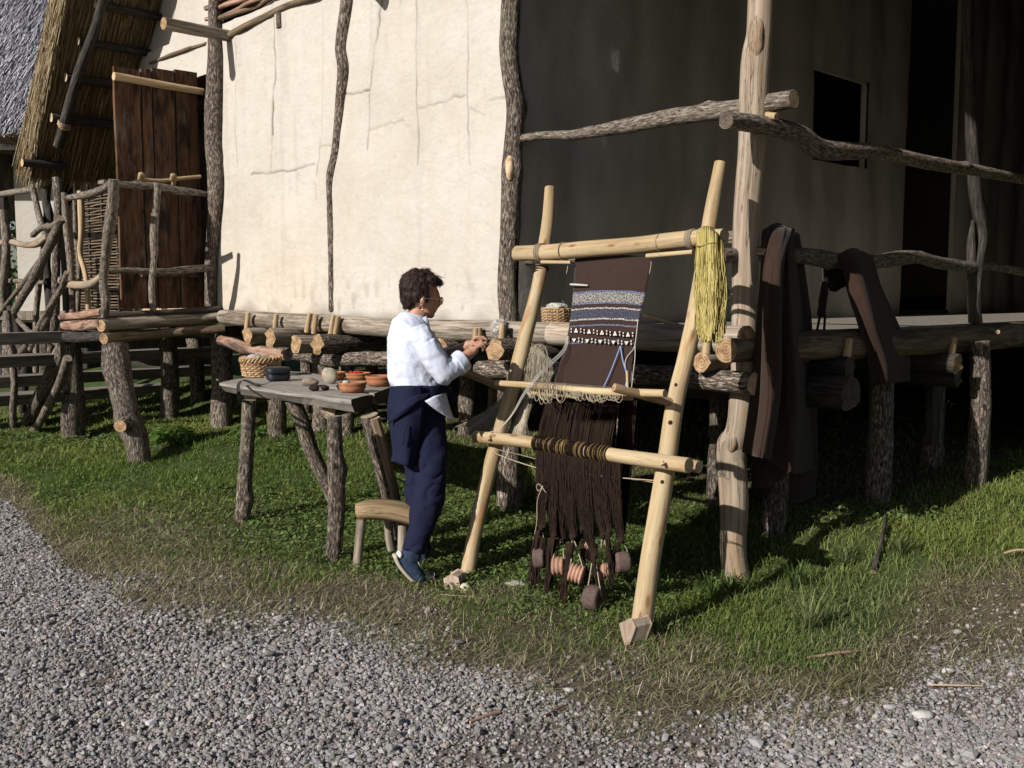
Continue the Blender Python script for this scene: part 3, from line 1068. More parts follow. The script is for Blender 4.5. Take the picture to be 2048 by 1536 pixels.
# ------------------------------------------------------------------ plank door, standing open
dh = on_s(415, 150, .02)
DT = 5.80
droot = mk("door", merge(fbox(DT + .03, DT + .045, .06, .10, FZ + .02, CAMZ + 2.0)), dark_board, HOUSE, smooth=False)
droot["label"] = "dark brown plank door swung open"
sA, sB = .03, .80
edges = [sA, .25, .46, .56, sB]
zt = CAMZ + 2.0
for k in range(4):
    a, b = edges[k], edges[k + 1]
    m_ = (a + b) / 2
    mk("plank", plank(W(DT, m_, FZ + .03), W(DT, m_, zt - .02 * k), [EN[0], EN[1], 0], (b - a) - .016, .035, seed=k + 3, nl=14), [door_wood, end_dark], droot, smooth=False)
mk("bar", log([W(DT - .05, .0, CAMZ + 1.83), W(DT - .05, .81, CAMZ + 1.85)], [.032, .036], seg=12), [peg_wood, end_pale], droot)
mk("bar", fbox(DT - .06, DT - .02, .05, .62, CAMZ + .16, CAMZ + .23), door_wood, droot, smooth=False)
hp = [on_t(x, y, DT - .11) for x, y in ((278, 358), (320, 361), (360, 357), (401, 353))]
mk("latch_bar", log(hp, .016, seg=8, wob=.008), [peg_wood, end_pale], droot)
for x, y in ((285, 352), (349, 354)):
    mk("latch_hook", tube([on_t(x - 3, y + 16, DT - .05), on_t(x + 1, y, DT - .14), on_t(x - 4, y - 5, DT - .15), on_t(x - 6, y + 8, DT - .12)], .018, 7), peg_wood, droot)
mk("threshold", fbox(5.62, 6.9, .02, .16, FZ - .02, FZ + .03), peg_wood, HOUSE, smooth=False)

# woven screen in the shade of the eave
shade_black = Mat("shade_black_board", .95, .05).color((.012, .010, .008)).m  # black paint standing in for the deep shade behind the screen
SCREEN = thing("wattle_screen", "dark woven wattle screen under the thatched eave beside the door", "screen", W(8, -.3, FZ - .1))
sl, sr = on_s(150, 500, -.3), on_s(300, 500, -.3)
for k in range(44):
    z = FZ - .10 + .034 * k
    P = [sl + (sr - sl) * i / 12 + np.array([EN[0], EN[1], 0]) * (.02 * math.sin(i * math.pi / 2 + math.pi * (k % 2) + .4)) for i in range(13)]
    for i, p in enumerate(P):
        p[2] = z + .006 * float(vnoise(i * .7, k * 2.1, 0, 6))
    mk("rod", log(P, .0085, seg=6, step=.12, rough=.1, caps=False), brown_log, SCREEN)
for i in range(6):
    p = sl + (sr - sl) * (.03 + .19 * i)
    p[2] = FZ - .3
    q = p.copy(); q[2] = FZ + 1.5
    mk("stake", log([p, q], .016, seg=7), [bark_dark, end_grey], SCREEN)
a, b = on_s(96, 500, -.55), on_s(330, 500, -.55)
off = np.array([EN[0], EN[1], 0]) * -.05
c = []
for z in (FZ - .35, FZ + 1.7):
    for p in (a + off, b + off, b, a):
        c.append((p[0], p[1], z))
mk("shade_backing_panel", box8(c), shade_black, SCREEN, smooth=False)
# ------------------------------------------------------------------ landing in front of the door
LAND = thing("log_landing", "small log landing with crooked branch railing before the open door", "landing", W(5.9, .6, 0))


def llog(poly, plane, val, r, mats, name, parent=LAND, **kw):
    return plog(poly, plane, val, r, mats, name, parent, **kw)


A, D2 = [branch_mat, end_grey], [brown_log, end_orange]
llog([(202, 652), (300, 645), (441, 633)], 's', [1.12, .62, .02], [12, 11, 10], [grey_log, end_orange], "edge_log", rough=.06, knots=2)
llog([(207, 677), (300, 669), (449, 657)], 's', [1.12, .64, .06], [11, 10, 9], [brown_log, end_orange], "edge_log", rough=.08)
llog([(214, 632), (330, 626), (440, 618)], 's', [.98, .5, .02], [8, 7, 7], [dark_board, end_dark], "edge_log", rough=.08)
llog([(123, 634), (160, 630), (204, 624)], 's', 1.1, [7, 8, 7], [red_bark, end_pale], "end_log", rough=.2, wob=.02, knots=2)
llog([(129, 652), (165, 651), (205, 648)], 's', 1.1, [9, 11, 10], [red_bark, end_pale], "end_log", rough=.15, knots=1)
llog([(124, 672), (160, 674), (212, 672)], 's', 1.08, [11, 12, 11], [bark_dark, end_grey], "end_log", rough=.15)
for k in range(6):
    t = 5.55 + .13 * k
    mk("floor_log", log([W(t, 1.02, FZ - .10), W(t, .03, FZ - .06)], .055, seg=9, rough=.06, step=.15), [grey_log, end_grey], LAND)
llog([(140, 682), (145, 760), (148, 830), (146, 905)], 's', 1.02, [20, 21, 22, 22], B, "post", rough=.10, knots=1, seg=16)
gnarled = llog([(231, 688), (240, 760), (252, 815), (258, 850), (272, 880), (282, 935)], 's', 1.05, [24, 25, 25, 27, 22, 22], B, "post", rough=.10, knots=2, seg=16)
mk("knot", log([on_s(252, 846, 1.12), on_s(240, 852, 1.20)], [.06, .05], seg=10), [bark, end_orange], gnarled)
# railing
llog([(129, 386), (133, 440), (140, 507), (143, 560), (146, 632)], 's', 1.0, [6, 7, 7, 6, 6], A, "railing_post", rough=.1, wob=.02)
w = llog([(160, 382), (163, 430), (163, 470), (160, 508), (172, 555), (178, 630)], 's', .92, [6, 7, 6, 5, 5, 5], [peg_wood, end_pale], "railing_post", rough=.1)
llog([(228, 359), (226, 400), (220, 450), (212, 500), (207, 570), (212, 600), (209, 634)], 's', 1.08, [10, 10, 11, 10, 8, 9, 7], A, "railing_post", rough=.12, knots=2)
llog([(314, 367), (312, 410), (308, 468), (308, 520), (303, 570), (306, 622)], 't', 5.52, [8, 7, 8, 6, 6, 6], A, "railing_post", rough=.12, knots=2)
llog([(138, 396), (180, 388), (205, 379), (226, 366)], 's', 1.04, [6, 8, 8, 7], A, "railing_bar", rough=.12, knots=1)
llog([(200, 365), (212, 364)], 's', 1.0, [5, 5], A, "branch_stub")
llog([(226, 368), (270, 371), (316, 374), (360, 382), (400, 386), (424, 391)], 't', 5.54, [7, 7, 8, 8, 6, 6], A, "railing_bar", rough=.14, knots=2)
llog([(214, 542), (260, 541), (320, 545), (370, 540), (424, 535)], 't', 5.56, [6, 6, 7, 7, 7], A, "railing_bar", rough=.12)
llog([(121, 561), (140, 569), (170, 571), (190, 563), (204, 552)], 's', 1.1, [6, 8, 8, 8, 7], [post_wood, end_pale], "railing_bar", rough=.14, wob=.01)
llog([(120, 556), (124, 562)], 's', 1.12, [4, 6], A, "branch_stub")

# ------------------------------------------------------------------ stair up to the landing
STAIR = thing("log_stair", "rough wooden stair with crooked branch handrails at the far left", "stair", W(7.1, .6, 0))
for k, (py, zz) in enumerate(((682, -.38), (733, -.60), (780, -.82), (832, -1.03))):
    t = 6.45 + .42 * k
    mk("tread", plank(W(t, 2.3, CAMZ + zz), W(t, -.75, CAMZ + zz + .01), [ET[0], ET[1], 0], .30, .10, seed=20 + k, nl=14), [tread_wood, end_grey], STAIR, smooth=False)
S2 = dict(parent=STAIR)
llog([(128, 690), (115, 725), (88, 780), (70, 820), (48, 872)], 's', [.95, 1.0, 1.05, 1.1, 1.1], [15, 17, 15, 16, 18], B, "stringer", rough=.12, knots=2, seg=14, **S2)
llog([(136, 716), (118, 770), (96, 815), (76, 850), (55, 878)], 's', 1.2, [9, 9, 9, 8, 9], A, "stringer", rough=.1, **S2)
llog([(122, 436), (110, 470), (96, 498), (70, 552), (48, 590), (28, 624)], 's', 1.05, [8, 10, 9, 9, 8, 7], A, "handrail", rough=.12, knots=2, **S2)
llog([(128, 572), (108, 600), (90, 646), (62, 682), (42, 706), (37, 738)], 's', 1.12, [7, 7, 8, 8, 7, 5], A, "handrail", rough=.12, **S2)
llog([(14, 622), (18, 660), (22, 700), (29, 765), (26, 820), (26, 872)], 's', 1.3, [7, 8, 7, 7, 7, 8], A, "railing_post", rough=.12, knots=1, **S2)
llog([(22, 612), (26, 640), (42, 690), (50, 730), (46, 800), (42, 850)], 's', .9, [8, 10, 11, 10, 8, 8], [bark_dark, end_dark], "railing_post", rough=.14, **S2)
llog([(57, 338), (66, 380), (78, 430), (90, 474)], 's', .6, [5, 6, 6, 6], A, "railing_post", rough=.08, **S2)
llog([(92, 470), (84, 520), (78, 570), (72, 640), (72, 745)], 's', .6, [6, 6, 6, 6, 6], A, "railing_post", rough=.1, **S2)
llog([(97, 352), (92, 400), (98, 440), (92, 520), (100, 600), (104, 700), (100, 790)], 's', .5, [8, 8, 10, 9, 9, 9, 9], [bark_dark, end_grey], "railing_post", rough=.16, knots=2, **S2)
llog([(114, 355), (118, 420), (113, 500), (112, 560), (110, 640), (98, 730)], 's', .8, [9, 9, 8, 8, 8, 8], B, "railing_post", rough=.12, **S2)
llog([(-20, 392), (20, 386), (50, 381), (66, 377), (90, 364), (110, 350)], 's', .55, [6, 6, 6, 6, 8, 6], A, "railing_bar", rough=.14, knots=1, **S2)
llog([(-20, 488), (20, 484), (50, 490), (75, 487), (96, 472)], 's', .65, [5, 6, 6, 8, 6], [post_wood, end_pale], "railing_bar", rough=.14, **S2)
llog([(-20, 563), (30, 562), (60, 564), (90, 565)], 's', .6, [5, 5, 5, 4], A, "railing_bar", rough=.1, **S2)

for poly, s_, r in (([(-10, 640), (20, 600), (52, 560), (80, 520)], .9, 5), ([(60, 700), (84, 640), (118, 585), (134, 545)], 1.15, 5), ([(8, 420), (12, 500), (6, 590), (10, 640)], .7, 8),
                    ([(66, 470), (84, 455), (104, 452), (122, 440)], .9, 6), ([(150, 400), (152, 470), (158, 540), (155, 628)], .7, 5), ([(36, 640), (60, 664), (90, 676), (120, 690)], 1.0, 5)):
    llog(poly, 's', s_, r, A, "branch", rough=.14, knots=1, **S2)

# ------------------------------------------------------------------ neighbour house behind
NB = thing("thatched_house", "neighbouring plastered house with shaggy grey reed roof at the far left", "house", (-7.5, 13, 0.4))
y0 = 12.2
ez = CAMZ + (590 - 283) / FPX * y0


def reed_pt(x, u, off=0.0):
    # slope rising away from us, eave dips towards its right end
    return np.array([x, y0 + u * .62 - off * .78, ez + u * .78 + off * .62 - .10 * (x + 5.9)])


V = []
for off in (0, -.3):
    V += [reed_pt(-13, 0, off), reed_pt(-5.2, 0, off), reed_pt(-5.2, 5, off), reed_pt(-13, 5, off)]
gr = box8(V)
nroof = mk("roof", gr, thatch_slab, NB, smooth=False)
rng = np.random.RandomState(9)
L = []
for i in range(21000):
    u = rng.uniform(-.05, 2.6)
    x = rng.uniform(-7.7, -5.25) if i < 14000 else rng.uniform(-10.5, -7.7)
    l = rng.uniform(.35, .9)
    d = rng.normal(0, .07)
    h = rng.uniform(0, .03)
    L.append([reed_pt(x, u + l, h), reed_pt(x + d * .5, u + l * .5, h + .015), reed_pt(x + d, u, h + rng.uniform(.02, .09))])
mk("reed_cover", strands(L, rng.uniform(.003, .006, len(L)), .7), grey_reed, nroof)["kind"] = "stuff"


def nbox(px0, px1, py0, py1, y, dep, mats, name):
    a, b = on_y(px0, py1, y), on_y(px1, py0, y)
    c = [(a[0], y, a[2]), (b[0], y, a[2]), (b[0], y + dep, a[2]), (a[0], y + dep, a[2]), (a[0], y, b[2]), (b[0], y, b[2]), (b[0], y + dep, b[2]), (a[0], y + dep, b[2])]
    g = box8(c)
    g['a']['dirt'] = np.zeros(8)
    g['a']['ochre'] = np.zeros(8)
    return mk(name, g, mats, NB, smooth=False)


nbox(40, 112, 285, 645, 13.0, .25, plaster, "wall")
nbox(-260, 39, 285, 440, 13.6, .2, dark_board, "gable_or_shade_board")  # dark panel stands in for the shaded opening under the eave
nbox(-260, 130, 622, 640, 12.9, .3, grey_log, "sill_beam")
nbox(-260, 425, 642, 806, 13.4, .12, bark_dark, "underfloor_shade_board")  # dark board added as the black shade under the house, hides the field
nbox(-3, 6, 380, 700, 12.95, .12, bark_dark, "post")
nbox(-260, 60, 288, 300, 12.3, .12, bark_dark, "eave_beam")
for x in (-30, 20, 90, 118):
    a, b = on_y(x, 640, 12.95), on_y(x, 800, 12.95)
    mk("stilt", log([a, b], .09, seg=10), B, NB)
# ------------------------------------------------------------------ the loom, leaning back towards the house
LN = np.array([EN[0], EN[1], .35])


def on_l(px, py, off=0.0):
    return hit(px, py, LN, np.dot(EN, P0) + 1.07 + off * 1.0595)


def lpoly(poly, off, r, **kw):
    off = off if isinstance(off, (list, tuple)) else [off] * len(poly)
    P = [on_l(x, y, o) for (x, y), o in zip(poly, off)]
    r = r if isinstance(r, (list, tuple)) else [r] * len(poly)
    return log(P, [a * p[1] / FPX for a, p in zip(r, P)], **kw)


def simple(name, c, rough=.85, vary=0.0, spec=.2, nz=None):
    m = Mat(name, rough, spec)
    if nz:
        n1 = m.noise(m.pos(), nz[0], 4, .6)
        c2 = m.ramp(n1, [(.3, tuple(v * nz[1] for v in c)), (.7, c)])
        m.color(c2, vary)
        m.bump(n1, .3, .004)
    else:
        m.color(c, vary)
    return m.m


cord_m = simple("hemp_cord", (.42, .35, .25), nz=(200, .6))
white_yarn = simple("white_yarn", (.48, .455, .41), nz=(250, .75))
blue_yarn = simple("light_blue_yarn", (.20, .27, .46), nz=(250, .8))
brown_yarn = simple("dark_brown_yarn", (.032, .018, .012), .95, nz=(260, .5))
gold_yarn = simple("tan_yarn", (.34, .22, .08), nz=(250, .6))
hole_m = simple("hole_dark", (.03, .015, .008))
LOOM = thing("warp_weighted_loom", "upright warp-weighted loom of peeled pale poles leaning by the porch post", "loom", on_l(1100, 1230))
LW = [loom_wood, end_pale]
lu = mk("upright", lpoly([(1100, 376), (1096, 440), (1088, 500), (1077, 570), (1049, 680), (1021, 790), (984, 920), (951, 1060), (926, 1192)], 0, [10.5, 12, 13, 14, 14.5, 15, 15, 15.5, 16.5], rough=.06, step=.03, seg=18), LW, LOOM)
ru = mk("upright", lpoly([(1441, 326), (1422, 430), (1402, 560), (1380, 680), (1352, 800), (1337, 900), (1321, 1000), (1301, 1120), (1279, 1282)], 0, [12.5, 15, 16, 17, 18, 19, 20, 21, 23], rough=.055, step=.03, seg=18), LW, LOOM)
ru["label"] = "right upright, thicker, bored with peg holes"
lu["label"] = "left upright, thinner"
beam = mk("cloth_beam", lpoly([(1034, 507), (1100, 505), (1180, 498), (1280, 490), (1380, 478), (1449, 474)], .075, [15, 16, 16.5, 17, 17.5, 16.5], rough=.05, step=.03, seg=18, rag=.05), LW, LOOM)
shed = mk("shed_bar", lpoly([(952, 873), (1072, 886), (1220, 909), (1378, 931)], .085, [12, 13, 14.5, 16], rough=.04, step=.03, seg=16), LW, LOOM)
mk("back_bar", lpoly([(1210, 908), (1330, 922), (1398, 934)], -.10, [11, 12, 13], rough=.04, seg=12), LW, LOOM)
heddle = mk("heddle_rod", lpoly([(993, 766), (1100, 774), (1200, 783), (1330, 787)], [.15, .17, .18, .18], [6, 7.5, 8, 8], rough=.04, seg=12), LW, LOOM)
mk("second_rod", lpoly([(1066, 786), (1150, 792), (1264, 796)], .12, [5.5, 5.5, 5], rough=.04, seg=10), LW, LOOM)
for (a, oa), (b, ob), r in ((((903, 733), .30), ((1018, 781), .0), 8), (((1228, 775), .30), ((1354, 808), .0), 9)):
    mk("peg", lpoly([a, b], [oa, ob], [r, r], rough=.04, seg=12), [stool_wood, end_orange], LOOM)
mk("pin", lpoly([(922, 738), (921, 707)], .27, 2.6, seg=7), LW, LOOM)
mk("pin", lpoly([(1255, 778), (1254, 742)], .25, 2.6, seg=7), LW, LOOM)
for x, y, p in ((1024, 749, lu), (1353, 771, ru), (1341, 846, ru), (1325, 965, ru)):
    c = on_l(x, y, .0)
    toc = (CAM - c) / np.linalg.norm(CAM - c)
    rr = (15 if p is lu else 18.5) * c[1] / FPX
    mk("peg_hole_dark", ico(c + toc * rr * .93, (.012, .012, .014), 2), hole_m, p)  # dark bead painted in for the shade inside a bored hole
for x, y, p, r in ((1408, 465, ru, .03), (1395, 612, ru, .012), (1343, 1000, ru, .016), (1060, 640, lu, .010), (1040, 712, lu, .014)):
    pass


def ring(c, ax, R, tr, seg=16, tseg=5):
    ax = np.asarray(ax, float); ax /= np.linalg.norm(ax)
    prof = [(R + tr * math.cos(a), tr * math.sin(a)) for a in np.linspace(0, 2 * math.pi, tseg + 1)]
    return lathe(prof, c, seg, up=ax)


bd = on_l(1449, 474, .075) - on_l(1034, 507, .075)
for x, y, k in ((1079, 506, 2), (1083, 506, 2), (1128, 503, 1), (1322, 486, 1), (1379, 479, 3), (1384, 478, 3)):
    for j in range(k):
        c = on_l(x + j * 3, y, .075)
        mk("lashing", ring(c, bd + np.array([0, 0, random.uniform(-.1, .1)]), 18.2 * c[1] / FPX + .002 * j, .003), cord_m, beam)
mk("lashing", merge(*[ring(on_l(1083 - 2 * j, 536 + 5 * j, 0), on_l(1049, 680) - on_l(1088, 500), 14.5 * 5 / FPX, .006) for j in range(3)]), brown_yarn, lu)
mk("cloth_rod", lpoly([(1083, 524), (1142, 525)], .08, 3.6, seg=8), LW, beam)
mk("cloth_rod", lpoly([(1086, 517), (1140, 515)], .06, 3, seg=8), LW, beam)
mk("cloth_rod", lpoly([(1294, 512), (1386, 504)], .09, 5, seg=10), LW, beam)
# threads knotted on the heddle rod
rng = np.random.RandomState(3)
hd = on_l(1250, 784, .18) - on_l(1075, 772, .18)
gs = []
for i in range(46):
    u = i / 45
    c = on_l(1073 + 165 * u, 772 + 13 * u, .172)
    gs.append(ring(c, hd + rng.normal(0, .03, 3), .0225, .0022, 10, 4))
mk("heddle_loops", merge(*gs), simple("raw_thread", (.46, .38, .27), nz=(300, .6)), heddle)
gs = []
for i in range(44):
    u = rng.rand()
    x = 1073 + 170 * u
    y = 778 + 13 * u
    w, h = rng.uniform(8, 22), rng.uniform(8, 26) * (1.2 if u < .3 else .7)
    o = .19
    gs.append(tube([on_l(x - w / 2, y, o), on_l(x - w / 2.5, y + h * .7, o + .01), on_l(x, y + h, o + .01), on_l(x + w / 2.5, y + h * .6, o), on_l(x + w / 2, y, o)], .0016, 4, 12))
mk("heddle_fringe", merge(*gs), cord_m, heddle)
# thread wound on the shed bar
gs, gg = [], []
sd = on_l(1220, 909, .085) - on_l(1072, 886, .085)
for i in range(60):
    u = i / 59
    c = on_l(1072 + 148 * u, 886 + 23 * u, .085)
    r = (13.0 + 1.5 * u) * c[1] / FPX + .004
    (gg if (u > .12 and rng.rand() < .38) else gs).append(ring(c, sd + rng.normal(0, .02, 3), r, .0032, 14, 4))
mk("thread_winding", merge(*gs), brown_yarn, shed)
mk("thread_winding", merge(*gg), gold_yarn, shed)
mk("bar_pin", lpoly([(978, 873), (979, 880)], .125, 4, seg=8), [loom_wood, end_orange], shed)
mk("bar_pin", lpoly([(1324, 923), (1326, 930)], .14, 4.5, seg=8), [loom_wood, end_orange], shed)
# slack cords tied across
mk("tie_cord", tube([on_l(985, 905, .03), on_l(1030, 922, .05), on_l(1080, 937, .06), on_l(1100, 934, .06), on_l(1160, 945, .06), on_l(1200, 952, .06), on_l(1320, 962, .03)], .0028, 5, 50), cord_m, LOOM)
mk("tie_cord", tube([on_l(990, 898, .02), on_l(1050, 912, .0), on_l(1150, 940, .0), on_l(1320, 967, .03)], .0018, 4, 20), cord_m, LOOM)
mk("tie_cord", tube([on_l(1018, 885, .06), on_l(1016, 905, .06), on_l(1010, 918, .06), on_l(1008, 925, .06)], .0026, 5, 12), white_yarn, LOOM)

# ------------------------------------------------------------------ the weave
LEFT = [(518, 1150), (600, 1145), (660, 1137), (700, 1128), (770, 1106), (805, 1092), (876, 1073)]
RIGHT = [(512, 1304), (590, 1289), (640, 1277), (685, 1269), (772, 1257), (805, 1240), (897, 1218)]


def side(tab, y):
    return np.interp(y, [a for a, b in tab], [b for a, b in tab])


def weave_mat():
    m = Mat("woven_wool", .95, .1)
    v = m.attr("lp").outputs["Vector"]
    sep = m.n("SeparateXYZ")
    m.l(v, sep.inputs[0])
    wob = m.noise(m.lp((7, 1, 1)), 1.0, 3)
    y = m.math('ADD', sep.outputs[1], m.math('MULTIPLY', m.math('SUBTRACT', wob, 0.5), .022))
    br, bl, wh, mo, bb = (.038, .020, .015), (.13, .16, .25), (.40, .385, .35), (.27, .255, .24), (.055, .065, .10)
    st = [(0, br), (.262, bl), (.278, mo), (.352, bl), (.366, br), (.392, wh), (.404, bb), (.474, wh), (.486, br), (.520, bl), (.532, br), (.648, bl), (.664, br)]
    c = m.ramp(y, st, 'CONSTANT')
    grain = m.noise(m.lp((60, 70, 1)), 1.0, 2, .7)
    c = m.mix(m.ramp(grain, [(.44, .85), (.54, 0.0)]), c, (.03, .018, .016))
    thr = m.noise(m.lp((240, 5, 1)), 1.0, 2, .6)
    c = m.mix(.5, c, m.ramp(thr, [(.35, .55), (.6, 1.0)]), 'MULTIPLY')
    fl = m.noise(m.lp((90, 210, 1)), 1.0, 1, .5)
    c = m.mix(m.ramp(fl, [(.72, 0.0), (.75, .4)]), c, (.36, .26, .12))
    m.color(c)
    m.bump(thr, .5, .003)
    m.b.inputs["Sheen Weight"].default_value = .15
    return m.m


CLOTH_O = .055
ys = np.linspace(514, 778, 44)
P = np.zeros((44, 30, 3))
for i, y in enumerate(ys):
    for j, u in enumerate(np.linspace(0, 1, 30)):
        x = side(LEFT, y) * (1 - u) + side(RIGHT, y) * u
        sag = 6 * (u - .5) * (1 if y > 560 else .4)
        o = CLOTH_O + .006 * math.sin(u * 5 + y * .02) + .004 * float(vnoise(u * 4, y * .03, 0, 60)) - .02 * ss(540, 514, y)
        P[i, j] = on_l(x, y - 4 * math.sin(math.pi * u), o)
g = thick(P, on_l(1200, 600, 1) - on_l(1200, 600, 0), .006)
CL = mk("woven_cloth", g, weave_mat())
tag(CL, "dark brown woven cloth with blue and white stripes hanging on the loom", "cloth")
# motif rows: upright and inverted triangles between short bars
motif = simple("white_weft", (.44, .41, .36))
gs = []


def flat(poly, o=CLOTH_O + .016):
    A = np.array([on_l(x, y, o) for x, y in poly])
    Bk = np.array([on_l(x, y, o - .009) for x, y in poly])
    n = len(A)
    return dict(v=np.vstack([A, Bk]), f=[tuple(range(n)), tuple(range(2 * n - 1, n - 1, -1))] + [(i, (i + 1) % n, n + (i + 1) % n, n + i) for i in range(n)])


for row, (yl, yr) in enumerate(((658, 668), (677, 684))):
    for k in range(5):
        u = (k + .45) / 5
        cx = (side(LEFT, yl) + 3) * (1 - u) + (side(RIGHT, yr) - 2) * u
        cy = yl * (1 - u) + yr * u + 2
        h = 4.3
        if row == 0:
            gs.append(flat([(cx - 4.2, cy + h), (cx + 4.2, cy + h), (cx + .8, cy - h), (cx - .8, cy - h)]))
        else:
            gs.append(flat([(cx - 4.2, cy - h * .6), (cx - .8, cy + h), (cx + .8, cy + h), (cx + 4.2, cy - h * .6)]))
        for sx in (-9.5, 9.5):
            for q in (-1, 1):
                yy = cy + q * 2.8
                gs.append(flat([(cx + sx - 1.2, yy - 1.7), (cx + sx + 1.2, yy - 1.7), (cx + sx + 1.0, yy + 1.6), (cx + sx - 1.0, yy + 1.6)]))
mk("woven_motif", merge(*gs), motif, CL, smooth=False)
o = CLOTH_O + .016
for pts in ([(1241, 692), (1230, 722), (1218, 752), (1206, 777)], [(1241, 692), (1246, 722), (1254, 752), (1250, 778)]):
    mk("blue_thread", tube([on_l(x, y, o) for x, y in pts], .0036, 6, 16), blue_yarn, CL)
mk("weft_end", tube([on_l(x, y, .07) for x, y in ((1276, 640), (1272, 676), (1268, 696), (1254, 714), (1250, 728), (1252, 738))], .0024, 5, 20), white_yarn, CL)
mk("weft_end", tube([on_l(x, y, .07) for x, y in ((1270, 690), (1270, 715), (1266, 750), (1263, 776))], .0022, 5, 14), white_yarn, CL)
for dx in (0, 3, -3):
    mk("white_thread", tube([on_l(x + dx * k, y, z) for x, y, z, k in ((1136, 672, .08, .3), (1128, 700, .1, 1), (1100, 728, .14, 1.6), (1080, 748, .2, 1.2), (1050, 785, .2, .8), (1025, 828, .16, .5), (1000, 856, .12, .3), (975, 866, .10, .3))], .0017, 5, 40), white_yarn, CL)
for x, y in ((1135, 530), (1301, 530)):
    mk("loose_thread", tube([on_l(x + 2, y - 12, .06), on_l(x + 1, y, .06), on_l(x - 2, y + 18, .06)], .002, 4, 8), cord_m, CL)
nd = mk("bone_needle", lpoly([(1141, 569), (1158, 570), (1176, 571)], CLOTH_O + .016, [2.2, 2.4, 1.6], seg=8), white_yarn)
tag(nd, "white bone needle stuck through the upper edge of the brown cloth", "needle")

# warp: from the weave down to the shed bar, then hanging free in bunches to the weights
rng = np.random.RandomState(12)
L = []
for i in range(1000):
    u = (i + rng.rand()) / 1000
    y0_, y1_ = 772, 893
    d = rng.normal(0, .006)
    pts = []
    for y in (y0_, 806, 850, y1_):
        x = side(LEFT, y) * (1 - u) + side(RIGHT, y) * u + rng.normal(0, .5)
        pts.append(on_l(x, y + 16 * u * (y > 880), CLOTH_O + (y - 770) * .0002 + d))
    L.append(pts)
warp = mk("warp_threads", strands(L, .0014, 1.0), brown_yarn, CL)
warp["kind"] = "stuff"
NODES = [(1083, 1056, .03), (1108, 1072, .0), (1124, 1078, -.04), (1146, 1074, .02), (1166, 1056, -.03), (1188, 1112, .03), (1206, 1070, -.02), (1218, 1062, -.03), (1243, 1080, -.05)]
L = []
for k, (nx, ny, do) in enumerate(NODES):
    for i in range(210):
        u = np.clip((k + rng.uniform(-.6, 1.6)) / len(NODES), 0, 1)
        x = 1074 + 148 * u + (18 if k == 8 else 0)
        top = on_l(x, 890 + 20 * u, .10 if (k + i) % 2 == 0 else .02)
        s_top = (top[:2] - P0) @ EN
        end = on_s(nx + rng.normal(0, 2.5), ny, s_top + do)
        pts = [top]
        for w in (.22, .45, .66, .84):
            q = w ** 2.1
            pt = top * (1 - w) + end * w
            pt[:2] = top[:2] * (1 - q) + end[:2] * q + rng.normal(0, .004, 2)
            pts.append(pt)
        L.append(pts + [end])
mk("warp_threads", strands(L, .00125, 1.0), brown_yarn, CL)["kind"] = "stuff"
# back layer of warp, seen to the right of the front one
L = []
for i in range(90):
    x = rng.uniform(1228, 1262)
    L.append([on_l(x + 12, 800, -.02), on_l(x + 4, 900, -.1), on_l(x - 4, 1000, -.2), on_l(1243 + rng.normal(0, 3), 1078, -.28)])
mk("warp_threads", strands(L, .0018, 1.0), brown_yarn, CL)["kind"] = "stuff"

# weights
SW = (on_l(1150, 900, .09)[:2] - P0) @ EN
clay_dark = simple("smoked_clay", (.125, .085, .075), .8, .15, nz=(60, .55))
clay_red = simple("ridged_clay", (.40, .225, .155), .85, .12, nz=(60, .65))
WTS = [("dark smooth clay ring weight at the left end of the row under the loom", 1080, 1115, 22, 12, 0, 0, (.93, -.25, .10), .03),
       ("orange ridged clay weight with three grooves, left of the middle under the loom", 1117, 1132, 20, 13, 3, 1, (.95, -.2, .05), .05),
       ("orange ridged clay weight with four grooves, tilted, in the middle under the loom", 1153, 1147, 20, 15, 4, 1, (.92, -.25, -.25), .08),
       ("brownish ridged clay weight hanging behind and above the orange ones", 1178, 1102, 20, 15, 4, 1, (.9, -.1, -.30), -.08),
       ("large brown clay ring weight hanging lowest, in front of the others", 1188, 1196, 26, 17, 0, 0, (.80, -.60, .02), .06),
       ("dark clay ring weight at the right end of the row under the loom", 1243, 1125, 23, 15, 0, 0, (.93, .2, .0), -.06),
       ("shaded ridged clay weight half hidden behind the dark strings", 1208, 1142, 18, 12, 3, 1, (.93, -.1, .1), -.02)]
for lab, x, y, R, h, ridges, red, ax, do in WTS:
    c = on_s(x, y, SW + do)
    k = c[1] / FPX
    R, h = R * k, h * k
    prof = [(R * .28, -h)]
    n = 14 if not ridges else ridges * 4
    for i in range(n + 1):
        u = i / n
        rr = R * (1 - .10 * abs(2 * u - 1) ** 6)
        if ridges:
            rr = R * (.93 + .09 * math.cos(2 * math.pi * ridges * (u - .5 / ridges)))
        prof.append((rr * (1 if 0 < i < n else .93), -h + 2 * h * u))
    prof += [(R * .28, h), (R * .24, h * .6), (R * .24, -h * .6), (R * .28, -h)]
    t = thing("loom_weight", lab, "loom weight", c - np.array([0, 0, R]), "clay weights hanging under the loom")
    mk("clay_ring", lathe(prof, c, 30, .03, x, ax), clay_red if red else clay_dark, t)
    nx = min(NODES, key=lambda q: abs(q[0] - x))
    e = on_s(nx[0], nx[1] + 4, SW + nx[2])
    axn = np.array(ax) / np.linalg.norm(ax)
    lf = [c - axn * h * 1.05 + np.array([0, 0, R * .3]), c - axn * h * .8 + np.array([0, 0, R * 1.05]), e, c + axn * h * .8 + np.array([0, 0, R * 1.05]), c + axn * h * 1.05 + np.array([0, 0, R * .2])]
    mk("cord", tube(lf, .003, 5, 18), cord_m, t)
